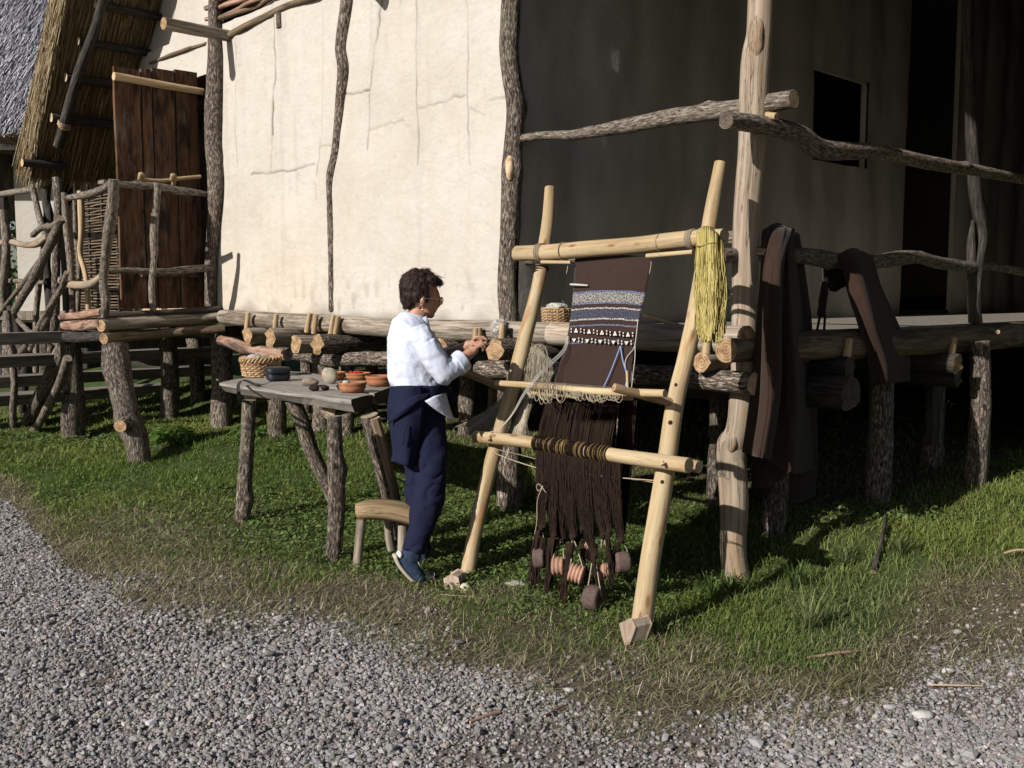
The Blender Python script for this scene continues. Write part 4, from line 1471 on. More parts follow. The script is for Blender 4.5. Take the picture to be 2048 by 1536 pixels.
# dark yarn tails trailing below the weights
L = []
for (x0, yA, x1, yB, do) in ((1075, 1060, 1062, 1172, .05), (1085, 1075, 1068, 1165, .04), (1104, 1075, 1096, 1180, .06), (1112, 1075, 1098, 1172, .03), (1140, 1085, 1128, 1212, .09), (1146, 1090, 1122, 1195, .08),
                             (1165, 1090, 1170, 1160, .0), (1215, 1065, 1222, 1165, .0), (1232, 1085, 1222, 1150, -.03), (1186, 1115, 1196, 1160, .04), (1165, 1055, 1150, 1090, -.02)):
    for i in range(26):
        a = on_s(x0 + rng.normal(0, 2.5), yA, SW + do)
        b = on_s(x1 + rng.normal(0, 3.5), yB + rng.normal(0, 6), SW + do + rng.normal(0, .01))
        m1 = a * .6 + b * .4 + rng.normal(0, .006, 3)
        L.append([a, m1, a * .25 + b * .75 + rng.normal(0, .006, 3), b])
tl = mk("yarn_tails", strands(L, .0028, 1.0), brown_yarn, CL)
tl["kind"] = "stuff"
for x, y, do in [(n[0], n[1], n[2]) for n in NODES]:
    mk("warp_knot", ico(on_s(x, y, SW + do), (.016, .016, .022), 2, .25, x), brown_yarn, CL)
mk("loose_thread", tube([on_s(x, y, SW + .05) for x, y in ((1092, 985), (1078, 968), (1073, 975), (1078, 982), (1086, 972), (1075, 1000), (1074, 1040), (1070, 1065), (1066, 1078))], .0022, 5, 50), cord_m, CL)

# blocks at the feet
blk = wood_mat("cut_block", [(.36, .25, .17), (.52, .40, .30), (.62, .50, .40)], fx=50, fz=8, bstr=.3, bdist=.003)


def block(name, lab, pts_front, back, mats, cat="block"):
    """prism: front face given in pixels on the ground-side plane, swept back"""
    A = np.array(pts_front)
    Bk = A + np.asarray(back)
    n = len(A)
    v = np.vstack([A, Bk])
    f = [tuple(range(n)), tuple(range(2 * n - 1, n - 1, -1))] + [(i, (i + 1) % n, n + (i + 1) % n, n + i) for i in range(n)]
    me = dict(v=v, f=f, a=dict(lp=v - v.mean(0)))
    o = mk(name, me, mats, None, smooth=False)
    bv = o.modifiers.new("bevel", 'BEVEL')
    bv.width = .004
    tag(o, lab, cat)
    return o


g0 = on_g(1262, 1290)
block("wood_block", "pinkish five-sided wooden block against the foot of the right loom pole",
      [on_y(x, y, g0[1] - .01) for x, y in ((1250, 1289), (1240, 1248), (1262, 1238), (1270, 1254), (1258, 1287))][::1], (.075, .045, 0), blk)
g0 = on_g(905, 1180)
block("wood_block", "tan wedge of wood left of the foot of the left loom pole",
      [on_y(x, y, g0[1]) for x, y in ((893, 1182), (888, 1158), (902, 1150), (915, 1156), (920, 1182))], (.03, .10, 0), blk)
o = mk("stone", ico(on_g(931, 1184) + np.array([0, 0, .018]), (.030, .026, .028), 2, .25, 4, 3), simple("pale_stone", (.55, .48, .34), nz=(70, .7)))
tag(o, "small pale stone wedged in front of the left loom pole", "stone")

# ------------------------------------------------------------------ things hanging on the loom
SK = thing("yarn_skein", "thick skein of yellow yarn hanging over the right end of the loom beam", "skein", on_l(1422, 685, .12))
ym = Mat("yellow_yarn", .95, .15)
_r = ym.attr("rnd").outputs["Fac"]
ym.color(ym.ramp(_r, [(0, (.20, .155, .045)), (.5, (.34, .28, .095)), (1, (.46, .39, .165))]))
ym = ym.m
rng = np.random.RandomState(31)


def skein(n, tx, bx, ty, by, o_f, o_b, seed):
    L = []
    for i in range(n):
        u = rng.rand()
        x0 = tx[0] + (tx[1] - tx[0]) * u + rng.normal(0, 1)
        x1 = bx[0] + (bx[1] - bx[0]) * u + rng.normal(0, 1.5)
        lay = rng.uniform(0, 1)
        yb = by[1] - 9 * rng.rand() - 30 * abs(2 * u - 1) ** 2.5
        of = o_f + .028 * lay + .012 * math.sin(u * 3)
        yt = ty - 4 * lay + 9 * (2 * u - 1) ** 2
        pts = [on_l(x0, yt + 26, o_b - .0), on_l(x0, yt + 4, o_b + .01), on_l(x0, yt - 2, .075), on_l(x0, yt + 5, of - .02), on_l(x0 * .9 + x1 * .1, yt + 26, of)]
        for k in range(1, 6):
            w = k / 5
            bulge = 3.5 * math.sin(w * math.pi) * (2 * u - 1)
            pts.append(on_l(x0 * (1 - w) + x1 * w + bulge + rng.normal(0, 1.6) + 1.5 * math.sin(k * 1.9 + i), yt + 26 + (yb - yt - 26) * w, of + rng.normal(0, .003)))
        L.append(pts)
    return strands(L, rng.uniform(.0022, .0034, n), 1.0)


mk("yarn_strands", skein(330, (1394, 1432), (1394, 1430), 458, (640, 686), .135, .02, 1), ym, SK)["kind"] = "stuff"
mk("yarn_strands", skein(260, (1424, 1447), (1420, 1449), 478, (640, 686), .10, .02, 2), ym, SK)["kind"] = "stuff"
core = [on_l(x, y, .115) for x, y in ((1413, 470), (1412, 540), (1412, 620), (1414, 655))]
mk("yarn_core", log(core, [.030, .042, .040, .026], seg=12, rough=.05), simple("yellow_core", (.25, .20, .06)), SK)
core = [on_l(x, y, .085) for x, y in ((1436, 500), (1436, 560), (1434, 620), (1434, 655))]
mk("yarn_core", log(core, [.018, .028, .028, .018], seg=12, rough=.05), simple("yellow_core_2", (.25, .20, .06)), SK)
mk("tie", tube([on_l(x, y, .175) for x, y in ((1392, 492), (1402, 492), (1415, 488), (1430, 484))], .0028, 5, 16), ym, SK)
mk("loose_end", tube([on_l(x, y, .09) for x, y in ((1450, 540), (1454, 570), (1462, 590), (1456, 580), (1460, 600), (1452, 602), (1456, 592), (1466, 588))], .0022, 4, 40), ym, SK)

FLX = thing("flax_bundle", "bundle of combed grey-blond fibre hanging behind the left loom pole", "fibre", on_l(1060, 870, -.1))
fm = Mat("blond_fibre", .7, .3)
_r = fm.attr("rnd").outputs["Fac"]
fm.color(fm.ramp(_r, [(0, (.13, .108, .075)), (.5, (.30, .25, .175)), (1, (.47, .41, .31))]))
fm = fm.m
rng = np.random.RandomState(44)
L = []
for i in range(1300):
    u, w = rng.rand(), rng.rand()
    x0 = 1068 + rng.normal(0, 9)
    lay = rng.uniform(-.06, .05)
    ctr = 1076
    spread = 30
    a = (u - .5) * 2
    end = 772 + rng.uniform(-20, 12)
    p = [on_l(x0, 700 + rng.uniform(-12, 6), -.07 + lay), on_l(ctr + a * spread * .9, 712 + 12 * a * a + rng.normal(0, 4), -.06 + lay), on_l(ctr + a * spread + 3 * math.sin(w * 6), 745, -.05 + lay), on_l(ctr - 6 + a * spread * .8 + rng.normal(0, 3), end, -.07 + lay)]
    L.append(p)
for i in range(420):                                # locks falling straight down
    a = rng.normal(0, 1)
    L.append([on_l(1062 + 7 * a, 750, -.08), on_l(1044 + 7 * a + rng.normal(0, 2), 800, -.07), on_l(1036 + 6 * a + 4 * rng.normal(), 840, -.06), on_l(1030 + 7 * a + rng.normal(0, 3), 880 + rng.uniform(-12, 10), -.05)])
for i in range(420):                                # wisp blown out to the left
    w = rng.rand()
    L.append([on_l(1052 + rng.normal(0, 3), 745 + rng.normal(0, 4), -.08), on_l(1022 + rng.normal(0, 5), 780 + 10 * w, -.09), on_l(992 + rng.normal(0, 5), 815 + 18 * w, -.10), on_l(952 + rng.normal(0, 14), 842 + 30 * w + rng.normal(0, 4), -.11)])
mk("fibres", strands(L, rng.uniform(.0010, .0020, len(L)), .6), fm, FLX)["kind"] = "stuff"
mk("fibre_core", ico(on_l(1077, 738, -.09), (.075, .06, .085), 3, .2, 3), simple("fibre_mass", (.24, .20, .145), nz=(90, .5)), FLX)

# ------------------------------------------------------------------ brown blankets on the porch rail
blanket = Mat("brown_blanket", .97, .05)
_n = blanket.noise(blanket.pos(), 420, 3, .7)
_n2 = blanket.noise(blanket.pos(), 9, 3, .6)
_c = blanket.ramp(_n, [(.3, (.018, .010, .007)), (.55, (.042, .025, .018)), (.78, (.095, .066, .05))])
_c = blanket.mix(.4, _c, blanket.ramp(_n2, [(.3, .6), (.7, 1.0)]), 'MULTIPLY')
blanket.color(_c)
blanket.bump(_n, .4, .004)
blanket.b.inputs["Sheen Weight"].default_value = .1
blanket = blanket.m


def drape(rows, th=.012, nu=24, nv=40, mid=None):
    """rows: list of (list of (px, py, t-offset)) from top to bottom, each row left to right"""
    R = []
    for r in rows:
        P = np.array([on_t(x, y, t) for x, y, t in r])
        R.append(catmull(P, nu))
    R = np.array(R)
    out = np.array([catmull(R[:, j], nv) for j in range(nu)]).transpose(1, 0, 2)
    U, Vv = np.meshgrid(np.linspace(0, 1, nu), np.linspace(0, 1, nv))
    sd = len(bpy.data.meshes)
    w = (.013 * vnoise(U * 3.5 + .5 * Vv, Vv * 1.6, 0, sd) + .004 * vnoise(U * 8, Vv * 7, 0, sd + 1)) * np.minimum(1, Vv * 3)
    out = out - np.array([ET[0], ET[1], 0.]) * w[..., None]
    return thick(out, np.array([-ET[0], -ET[1], 0.]), th)


BL = thing("blanket", "long dark brown blanket hung over the rail beside the pale corner post", "blanket", on_t(1540, 1000, -.1))
mk("front_fold", drape([
    [(1532, 462, .05), (1548, 455, .05), (1565, 453, .05), (1584, 456, .05)],
    [(1526, 470, -.04), (1546, 458, -.09), (1565, 457, -.11), (1584, 462, -.10)],
    [(1520, 530, -.10), (1536, 530, -.14), (1552, 530, -.19), (1568, 530, -.20)],
    [(1512, 640, -.11), (1528, 640, -.15), (1548, 640, -.22), (1566, 645, -.22)],
    [(1502, 780, -.12), (1522, 785, -.16), (1546, 785, -.24), (1564, 790, -.20)],
    [(1487, 904, -.13), (1508, 912, -.17), (1530, 917, -.25), (1545, 918, -.20)]]), blanket, BL)
mk("inner_fold", drape([
    [(1556, 456, .0), (1568, 453, -.02), (1580, 454, -.03), (1590, 458, .02)],
    [(1560, 500, -.02), (1574, 500, -.08), (1584, 505, -.06), (1592, 510, .06)],
    [(1560, 640, -.10), (1576, 645, -.18), (1590, 650, -.16), (1612, 650, .10)],
    [(1556, 800, -.10), (1576, 805, -.20), (1594, 805, -.20), (1625, 800, .12)],
    [(1540, 905, -.10), (1564, 920, -.19), (1588, 930, -.22), (1632, 920, .14)],
    [(1534, 922, -.10), (1560, 938, -.19), (1586, 948, -.22), (1634, 940, .14)]]), blanket, BL)
mk("under_fold", drape([
    [(1510, 760, .06), (1530, 760, .04), (1560, 760, .06), (1600, 760, .10)],
    [(1508, 880, .06), (1530, 880, .03), (1560, 880, .05), (1600, 880, .10)],
    [(1504, 978, .05), (1530, 974, .02), (1556, 964, .04), (1584, 950, .08)]]), blanket, BL)
mk("back_fold", drape([
    [(1535, 462, .07), (1560, 457, .08), (1590, 462, .08), (1600, 470, .10)],
    [(1535, 640, .10), (1560, 640, .12), (1600, 640, .12), (1622, 640, .14)],
    [(1530, 820, .12), (1560, 820, .13), (1600, 820, .13), (1634, 820, .16)],
    [(1530, 998, .14), (1560, 1004, .15), (1600, 1006, .15), (1632, 990, .18)]]), blanket, BL)

BL2 = thing("blanket", "shorter near-black blanket draped over the rail further along the porch", "blanket", on_t(1760, 770, -.1))
mk("front_fold", drape([
    [(1676, 512, .06), (1700, 504, .06), (1722, 503, .06), (1746, 512, .06)],
    [(1678, 520, -.02), (1702, 506, -.06), (1724, 506, -.06), (1750, 520, -.02)],
    [(1692, 570, -.06), (1720, 565, -.14), (1742, 570, -.10), (1764, 575, -.03)],
    [(1718, 650, -.10), (1745, 650, -.20), (1775, 640, -.12), (1795, 650, -.04)],
    [(1738, 720, -.12), (1768, 720, -.22), (1795, 715, -.13), (1814, 700, -.04)],
    [(1746, 770, -.12), (1772, 766, -.22), (1798, 764, -.13), (1818, 762, -.05)]]), blanket, BL2)
mk("back_fold", drape([
    [(1648, 532, .10), (1665, 520, .08), (1682, 515, .06), (1700, 512, .06)],
    [(1650, 560, .12), (1668, 560, .10), (1685, 555, .10), (1700, 560, .10)],
    [(1660, 582, .13), (1672, 584, .12), (1682, 578, .11), (1696, 572, .10)]]), blanket, BL2)
SP = thing("tassel", "reddish-brown cloth end with two cords hanging from the porch rail", "tassel", on_t(1645, 660, .1))
mk("cloth_tail", drape([[(1646, 566, .12), (1650, 562, .1), (1656, 566, .12)], [(1638, 600, .12), (1646, 600, .09), (1655, 602, .12)], [(1636, 632, .12), (1643, 634, .10), (1652, 632, .12)]], nu=8, nv=10), blanket, SP)
for a, b in ((1640, 1634), (1650, 1648)):
    mk("cord", tube([on_t(a, 630, .11), on_t((a + b) / 2, 645, .11), on_t(b, 660, .11)], .008, 5, 8), blanket, SP)
# ------------------------------------------------------------------ trestle table and what lies on it
TZ = .90
TAB = thing("trestle_table", "rough grey plank table on four bark-covered log legs in the grass", "table", on_g(600, 1080))


def slab(c4, th, n=16, m=5, seed=0, round_=.75):
    """plank from four top corners (front-left, front-right, back-right, back-left), rounded below"""
    fl, fr, br, bl = (np.asarray(c) for c in c4)
    prof = [(0, -.25), (0, -.02), (.03, 0), (.35, .0), (.65, 0), (.97, 0), (1, -.02), (1, -.3), (.85, -.9), (.5, -1.0), (.15, -.85)]
    V, lp = [], []
    for i in range(n + 1):
        u = i / n
        a, b = fl * (1 - u) + fr * u, bl * (1 - u) + br * u
        wd = np.linalg.norm(b - a)
        for j, (p, q) in enumerate(prof):
            w = .05 * float(vnoise(u * 5, p * 1.0 + seed * 3, 0, seed)) * (1 if p in (0, 1) else 0)
            pt = a + (b - a) * (p + w)
            pt = pt + np.array([0, 0, q * th + .005 * float(vnoise(u * 8, p * 5, q * 2, seed + 3))])
            V.append(pt)
            lp.append((p * wd, q * th, u * np.linalg.norm(fr - fl)))
    k = len(prof)
    F = [(i * k + j, i * k + (j + 1) % k, (i + 1) * k + (j + 1) % k, (i + 1) * k + j) for i in range(n) for j in range(k)]
    F += [tuple(range(k))[::-1], tuple(n * k + j for j in range(k))]
    return dict(v=np.array(V), f=F, m=[0] * (n * k) + [1, 1], a=dict(lp=np.array(lp)))


tz = lambda x, y: on_z(x, y, TZ)
FLc, FRc, FBR, FBL = tz(440, 764), tz(702, 800), tz(747, 788), tz(502, 752)
mk("plank", slab([FLc, FRc, FBR, FBL], .085, seed=1), [table_wood, table_end], TAB, smooth=False)
mk("plank", slab([tz(503, 751), tz(749, 787), tz(792, 769), tz(563, 739)], .085, seed=2), [table_wood, table_end], TAB, smooth=False)
wdir = (FBR - FRc) / np.linalg.norm(FBR - FRc)
TB = [bark, end_grey]
for x, y, r in ((500, 795, 15), (656, 823, 15)):
    p = on_z(x, y, TZ - .085 - .035)
    p = on_y(x, y, p[1] - .09)
    mk("bearer", log([p, p + wdir * .62], [.045, .045], seg=12, rough=.08, rag=.3), [brown_log, end_grey], TAB)


def tleg(poly, depth, r, mats=TB, **kw):
    P = [on_y(x, y, d) for (x, y), d in zip(poly, np.interp(np.linspace(0, 1, len(poly)), [0, 1], depth))]
    return mk("leg", log(P, [a * p[1] / FPX for a, p in zip(r, P)], rough=.08, seg=14, step=.04, **kw), mats, TAB)


d1, d2 = on_g(484, 1046)[1], on_g(666, 1124)[1]
tleg([(498, 800), (495, 880), (489, 960), (483, 1060)], (d1 + .02, d1), (14, 14, 15, 16), knots=1)
tleg([(668, 832), (670, 900), (674, 980), (672, 1050), (664, 1138)], (d2 + .02, d2), (15, 16, 17, 17, 17), knots=1)
tleg([(585, 800), (606, 850), (622, 900), (650, 960), (672, 1010)], (d1 + .05, d1 + .15), (15, 15, 15, 14, 14))
l4 = tleg([(738, 830), (756, 900), (776, 980), (800, 1090)], (d2 + .25, d2 + .38), (18, 18, 17, 16))
mk("bare_strip", log([on_y(x, y, d2 + k) for x, y, k in ((750, 836, .21), (768, 900, .24), (788, 980, .28), (812, 1090, .33))], .028, seg=10, rough=.06), [brown_log, end_grey], l4)

# ---- basket with a braided rim
straw = Mat("willow", .7, .3)
_n = straw.noise(straw.lp((3, 3, 3)), 20, 3, .6)
straw.color(straw.ramp(_n, [(.3, (.13, .07, .035)), (.5, (.34, .21, .105)), (.72, (.58, .44, .26))]), .22)
straw = straw.m


def basket(c, R0, R1, H, rows, stakes, name, lab, rim, sx=1.0, group=None):
    t = thing(name, lab, "basket", c, group)
    mk("base", lathe([(0, .004), (R0 * .97, .004), (R0, .02), (R1 * .95, H * .95), (R1 * .9, H * .92), (R0 * .9, .03), (0, .02)], c, 24), simple("basket_inside", (.16, .09, .04)), t)
    gs = []
    for k in range(rows):
        z = H * (k + .5) / rows
        R = R0 + (R1 - R0) * (k + .5) / rows
        P = []
        nn = stakes * 2
        for i in range(nn * 2 + 1):
            a = 2 * math.pi * i / (nn * 2)
            rr = R + .006 * math.cos(a * stakes + math.pi * (k % 2))
            P.append(np.asarray(c) + np.array([rr * math.cos(a), rr * math.sin(a), z + .002 * float(vnoise(a * 2, k * 3.7, 0, 8))]))
        gs.append((P, H / rows * .56))
    for P, r in gs:
        mk("weaver", tube(P, r, 5, len(P)), straw, t)
    for i in range(stakes):
        a = 2 * math.pi * i / stakes
        d = np.array([math.cos(a), math.sin(a), 0])
        mk("stake", tube([np.asarray(c) + d * R0 + np.array([0, 0, .005]), np.asarray(c) + d * (R1 + .003) + np.array([0, 0, H])], .005, 5, 2), straw, t)
    if rim:
        for q in range(3):
            P = []
            for i in range(97):
                a = 2 * math.pi * i / 96
                ph = a * 11 + q * 2 * math.pi / 3
                P.append(np.asarray(c) + np.array([(R1 + .012 * math.cos(ph)) * math.cos(a), (R1 + .012 * math.cos(ph)) * math.sin(a), H + .010 + .018 * math.sin(ph)]))
            mk("rim_braid", tube(P, .0085, 6, 97), straw, t)
    return t


bc = tz(522, 752)
basket(bc, .120, .132, .105, 8, 18, "wicker_basket", "round wicker basket with braided rim and white wool on the table", True)
wool = Mat("raw_wool", .95, .1)
_r = wool.attr("rnd").outputs["Fac"]
wool.color(wool.ramp(_r, [(0, (.36, .34, .30)), (1, (.60, .58, .53))]))
wool = wool.m
wool_core = simple("wool_core", (.48, .45, .40), nz=(60, .7))


def fluff(name, lab, c, r, n=260, seed=0, cat="wool", parent=None, col=None):
    rng = np.random.RandomState(seed + 70)
    L = []
    for i in range(n):
        d = rng.normal(0, 1, 3)
        d /= np.linalg.norm(d)
        p = np.asarray(c) + d * np.asarray(r) * .85
        tdir = np.cross(d, rng.normal(0, 1, 3)) * np.mean(r) * .45
        tdir[2] *= .5
        L.append([p, p + tdir * .5 + d * np.asarray(r) * .18, p + tdir * .9 + d * np.asarray(r) * .1, p + tdir * 1.2])
    t = thing(name, lab, cat, np.asarray(c) - np.array([0, 0, r[2]])) if parent is None else parent
    mk("wool_mass", ico(c, r, 3, .35, seed, 2.2), wool_core, t)
    mk("wool_fibres", strands(L, .0011, .6), wool, t)["kind"] = "stuff"
    return t


fluff("wool_tuft", "tuft of white wool filling the braided basket", bc + np.array([-.03, .0, .115]), (.07, .07, .035), 300, 1)

# ---- camera bag and strap
black = simple("black_nylon", (.012, .013, .020), .55, nz=(300, .6), spec=.4)
bag = tz(556, 762)
BG = thing("camera_bag", "small black padded bag with strap lying in front of the wicker basket", "bag", bag)
ax = np.array([.87, .5, 0]); ay = np.array([-.5, .87, 0])


def pad(c, hx, hy, h, ax, ay, lean=0.0):
    bm = bmesh.new()
    bmesh.ops.create_cube(bm, size=2)
    bmesh.ops.subdivide_edges(bm, edges=bm.edges[:], cuts=4, use_grid_fill=True)
    v = np.array([x.co[:] for x in bm.verts])
    f = [tuple(x.index for x in fc.verts) for fc in bm.faces]
    bm.free()
    n4 = (np.abs(v) ** 5).sum(1) ** .2
    v = v / n4[:, None]
    v = v * (1 + .03 * vnoise(v[:, 0] * 2, v[:, 1] * 2, v[:, 2] * 2, 3))[:, None]
    P = np.asarray(c) + np.outer(v[:, 0] * hx, ax) + np.outer(v[:, 1] * hy + v[:, 2] * lean, ay) + np.outer((v[:, 2] + 1) * h / 2, [0, 0, 1])
    return dict(v=P, f=f, a=dict(lp=v))


mk("bag_body", pad(bag, .075, .055, .085, ax, ay, .01), black, BG)
mk("bag_flap", pad(bag + np.array([0, -.005, .05]), .079, .058, .045, ax, ay, .005), black, BG)
st = [tz(540, 770), tz(515, 775), tz(485, 770), tz(474, 776), tz(474, 790), on_y(476, 803, FLc[1] + .02)]
P = np.array([p + np.array([0, 0, z]) for p, z in zip(st, (.02, .012, .03, .02, .006, -.02))])
P = catmull(P, 26)
mk("strap", thick(np.stack([P, P + np.array([.012, .034, .004])], 1), np.array([0, 0, 1.]), .003), black, BG)
P = catmull(np.array([tz(590, 752) + [0, 0, .01], tz(604, 748) + [0, 0, .006], tz(618, 750) + [0, 0, .006]]), 10)
mk("strap", thick(np.stack([P, P + np.array([.01, .03, .004])], 1), np.array([0, 0, 1.]), .004), black, BG)

# ---- stones, dark lumps, bowls
stone_m = simple("table_stone", (.27, .21, .165), .9, nz=(45, .55))
for nm, lab, x, y, r, m in (("stone", "flat brown stone lying at the middle of the table", 620, 772, (.055, .04, .028), stone_m),
                            ("stone", "upright pale pointed stone beside the front bowl", 660, 768, (.05, .035, .058), simple("pale_chert", (.40, .35, .27), nz=(40, .6))),
                            ("lump", "dark brown lump at the table front edge", 629, 782, (.032, .026, .020), simple("dark_lump", (.03, .02, .016), nz=(120, .4))),
                            ("lump", "small dark lump between the stones and the front bowl", 650, 780, (.026, .02, .016), simple("dark_lump_2", (.04, .025, .02), nz=(120, .4)))):
    c = tz(x, y)
    o = mk(nm, ico(c + np.array([0, 0, r[2] * .85]), r, 3, .22, x, 1.6), m)
    tag(o, lab, nm)
terra = simple("terracotta", (.37, .155, .075), .85, .06, nz=(26, .62))
ash = simple("grey_grain", (.23, .19, .15), nz=(190, .45))


def bowl(lab, x, y, R, H, fill, seed):
    c = tz(x, y)
    t = thing("clay_bowl", lab, "bowl", c, "terracotta bowls on the table")
    mk("bowl_body", lathe([(0, .002), (R * .70, .0), (R * .86, H * .22), (R * .97, H * .55), (R * .93, H * .62), (R * .95, H * .68), (R * 1.02, H * .85), (R * 1.0, H), (R * .93, H), (R * .88, H * .7), (R * .7, H * .22), (0, H * .16)], c, 36, .015, seed), terra, t)
    if fill:
        mk("filling", lathe([(R * .86, H * .70), (R * .6, H * .80), (R * .3, H * .84), (0, H * .85)], c, 24, .05, seed), fill, t)
    return c, t


c1, b1 = bowl("front terracotta bowl with grey grain and a tuft of wool", 705, 785, .082, .062, ash, 1)
mk("wool_piece", ico(c1 + np.array([-.035, -.02, .058]), (.022, .018, .016), 2, .3, 2), wool_core, b1)
bowl("large terracotta bowl of brown powder next to the woman's back", 760, 772, .092, .066, simple("brown_powder", (.20, .14, .095), nz=(120, .6)), 2)
c3, b3 = bowl("terracotta bowl holding bright red berries at the back of the table", 716, 760, .085, .05, simple("dried_petals", (.28, .16, .09), nz=(120, .6)), 3)
red = simple("red_berry", (.45, .012, .012), .4, .2, .4)
rng = np.random.RandomState(2)
for i in range(22):
    mk("berry", ico(c3 + np.array([rng.normal(0, .02), rng.normal(0, .018), .05 + .006 * rng.rand()]), .0085, 1), red, b3)
bowl("terracotta bowl partly behind the pale stone, left of the others", 667, 760, .082, .055, None, 4)
c5 = tz(683, 779)
t5 = thing("small_cup", "small dark cup of white pieces beside the front bowl", "cup", c5)
mk("cup_body", lathe([(0, 0), (.02, 0), (.032, .018), (.034, .03), (.03, .03), (.026, .02), (0, .016)], c5, 20), simple("black_clay", (.03, .025, .022)), t5)
for i in range(9):
    mk("piece", ico(c5 + np.array([rng.normal(0, .011), rng.normal(0, .011), .03]), .006, 1, .2, i), wool_core, t5)

# ------------------------------------------------------------------ stool
ds = on_g(716, 1134)[1]
STO = thing("stool", "low wooden stool with a curved half-log seat behind the woman's legs", "stool", on_g(760, 1120))
V, lp = [], []
ns = 16
SU = np.linspace(0, 1, ns)
for i, u in enumerate(SU):
    x = 699 + 140 * u
    zc = .02 * math.sin(u * math.pi) - .015 * u
    taper = math.sqrt(max(0.02, 1 - (1 - min(1, u * 5)) ** 2))
    a = on_y(x, 1022 + 12 * u, ds - .08 - .02 * u)
    for j, (p, q) in enumerate([(-.5, -.02), (-.46, .02), (-.2, .028), (.2, .028), (.46, .02), (.5, -.02), (.3, -.055), (0, -.065), (-.3, -.055)]):
        w = .23 * taper
        V.append(a + np.array([.18, .98, 0]) * (.10 + p * w) + np.array([0, 0, q * (.6 + .4 * taper) + zc]))
        lp.append((p * w, q, u * .37))
k = 9
F = [(i * k + j, i * k + (j + 1) % k, (i + 1) * k + (j + 1) % k, (i + 1) * k + j) for i in range(ns - 1) for j in range(k)] + [tuple(range(k))[::-1], tuple((ns - 1) * k + j for j in range(k))]
mk("seat", dict(v=np.array(V), f=F, m=[0] * ((ns - 1) * k) + [1, 1], a=dict(lp=np.array(lp))), [stool_wood, end_pale], STO)
SL = [grey_log, end_pale]
for poly, d, r in (([(723, 1040), (718, 1090), (714, 1142)], (ds, ds - .03), 9.5), ([(777, 1040), (780, 1080), (790, 1122)], (ds + .16, ds + .22), 10), ([(806, 1050), (805, 1100), (803, 1156)], (ds, ds - .05), 10), ([(815, 1046), (820, 1080), (828, 1118)], (ds + .2, ds + .26), 9)):
    P = [on_y(x, y, dd) for (x, y), dd in zip(poly, np.linspace(d[0], d[1], 3))]
    mk("leg", log(P, r * ds / FPX, seg=12, rough=.05), SL, STO)

# ------------------------------------------------------------------ things on the porch edge
pb = on_z(1113, 651, FLOOR + .01)
basket(on_t(1113, 651, .78) * 0 + on_s(1114, 650, -.14), .085, .092, .105, 11, 16, "wicker_basket", "small wicker basket standing on the porch floor behind the loom cloth", False)
fluff("wool_tuft", "grey-white wool in the small basket on the porch", on_s(1114, 650, -.14) + np.array([0, 0, .105]), (.07, .06, .03), 160, 5)
fluff("wool_tuft", "wad of white wool tucked behind the pins on the sill beam", on_s(998, 656, .19), (.05, .045, .052), 260, 3)
o = mk("stick", log([on_s(1291, 631, -.05), on_s(1322, 640, .02), on_s(1368, 655, .06)], [.015, .013, .012], seg=10), [peg_wood, end_orange])
tag(o, "smooth brown stick lying on the porch edge behind the loom", "stick")
fluff("wool_tuft", "ball of pale wool in the grass at the woman's toe", on_g(848, 1164) + np.array([0, 0, .02]), (.05, .04, .026), 200, 4)
fluff("wool_tuft", "flat scrap of wool in the grass under the loom", on_g(1035, 1172) + np.array([0, 0, .012]), (.055, .03, .012), 140, 6)
# ------------------------------------------------------------------ the woman at the loom
GP = on_g(842, 1168)
PF = np.array([.96, .28, 0.]); PF /= np.linalg.norm(PF)
PL = np.array([-PF[1], PF[0], 0.])                  # across the body, away from the camera
PC = float(np.dot(PL, GP)) + .24


def PP(px, py, v=0.0):
    return hit(px, py, PL, PC + v)


PK = PP(838, 800)[1] / FPX
PERSON = thing("person", "person in white shirt and navy trousers with glasses, working at the loom with both hands", "person", GP)


def ploft(rings, seg=20, e=2.2, caps=True):
    """rings: (px, py, v, half width px, half depth m) ; each ring stands across the path"""
    R = np.array([[*PP(r[0], r[1], r[2]), r[3] * PK, r[4]] for r in rings])
    n = max(8, len(rings) * 5)
    C = catmull(R, n)
    c, a, b = C[:, :3], C[:, 3], C[:, 4]
    T = np.gradient(c, axis=0)
    T /= np.linalg.norm(T, axis=1)[:, None]
    X = np.cross(PL, T)
    X /= np.linalg.norm(X, axis=1)[:, None]
    Y = np.cross(T, X)
    th = np.linspace(0, 2 * math.pi, seg, endpoint=False)
    cs, sn = np.cos(th), np.sin(th)
    cs = np.sign(cs) * np.abs(cs) ** (2 / e)
    sn = np.sign(sn) * np.abs(sn) ** (2 / e)
    V = c[:, None] + X[:, None] * (cs[None] * a[:, None])[..., None] + Y[:, None] * (sn[None] * b[:, None])[..., None]
    g = grid_geo(V, True)
    if caps:
        g['f'] = g['f'] + [tuple(range(seg))[::-1], tuple((n - 1) * seg + j for j in range(seg))]
    return g


def pell(px, py, v, rx, ry, rv, sub=3, tilt=0.0):
    c = PP(px, py, v)
    ct, st_ = math.cos(tilt), math.sin(tilt)
    X = PF * ct + np.array([0, 0, 1.]) * st_
    Z = -PF * st_ + np.array([0, 0, 1.]) * ct
    return ico(c, (rx * PK, rv, ry * PK), sub, axes=np.array([X, PL, Z]))


def ptube(pts, r, seg=8, n=None):
    return tube([PP(*p) for p in pts], r, seg, n)


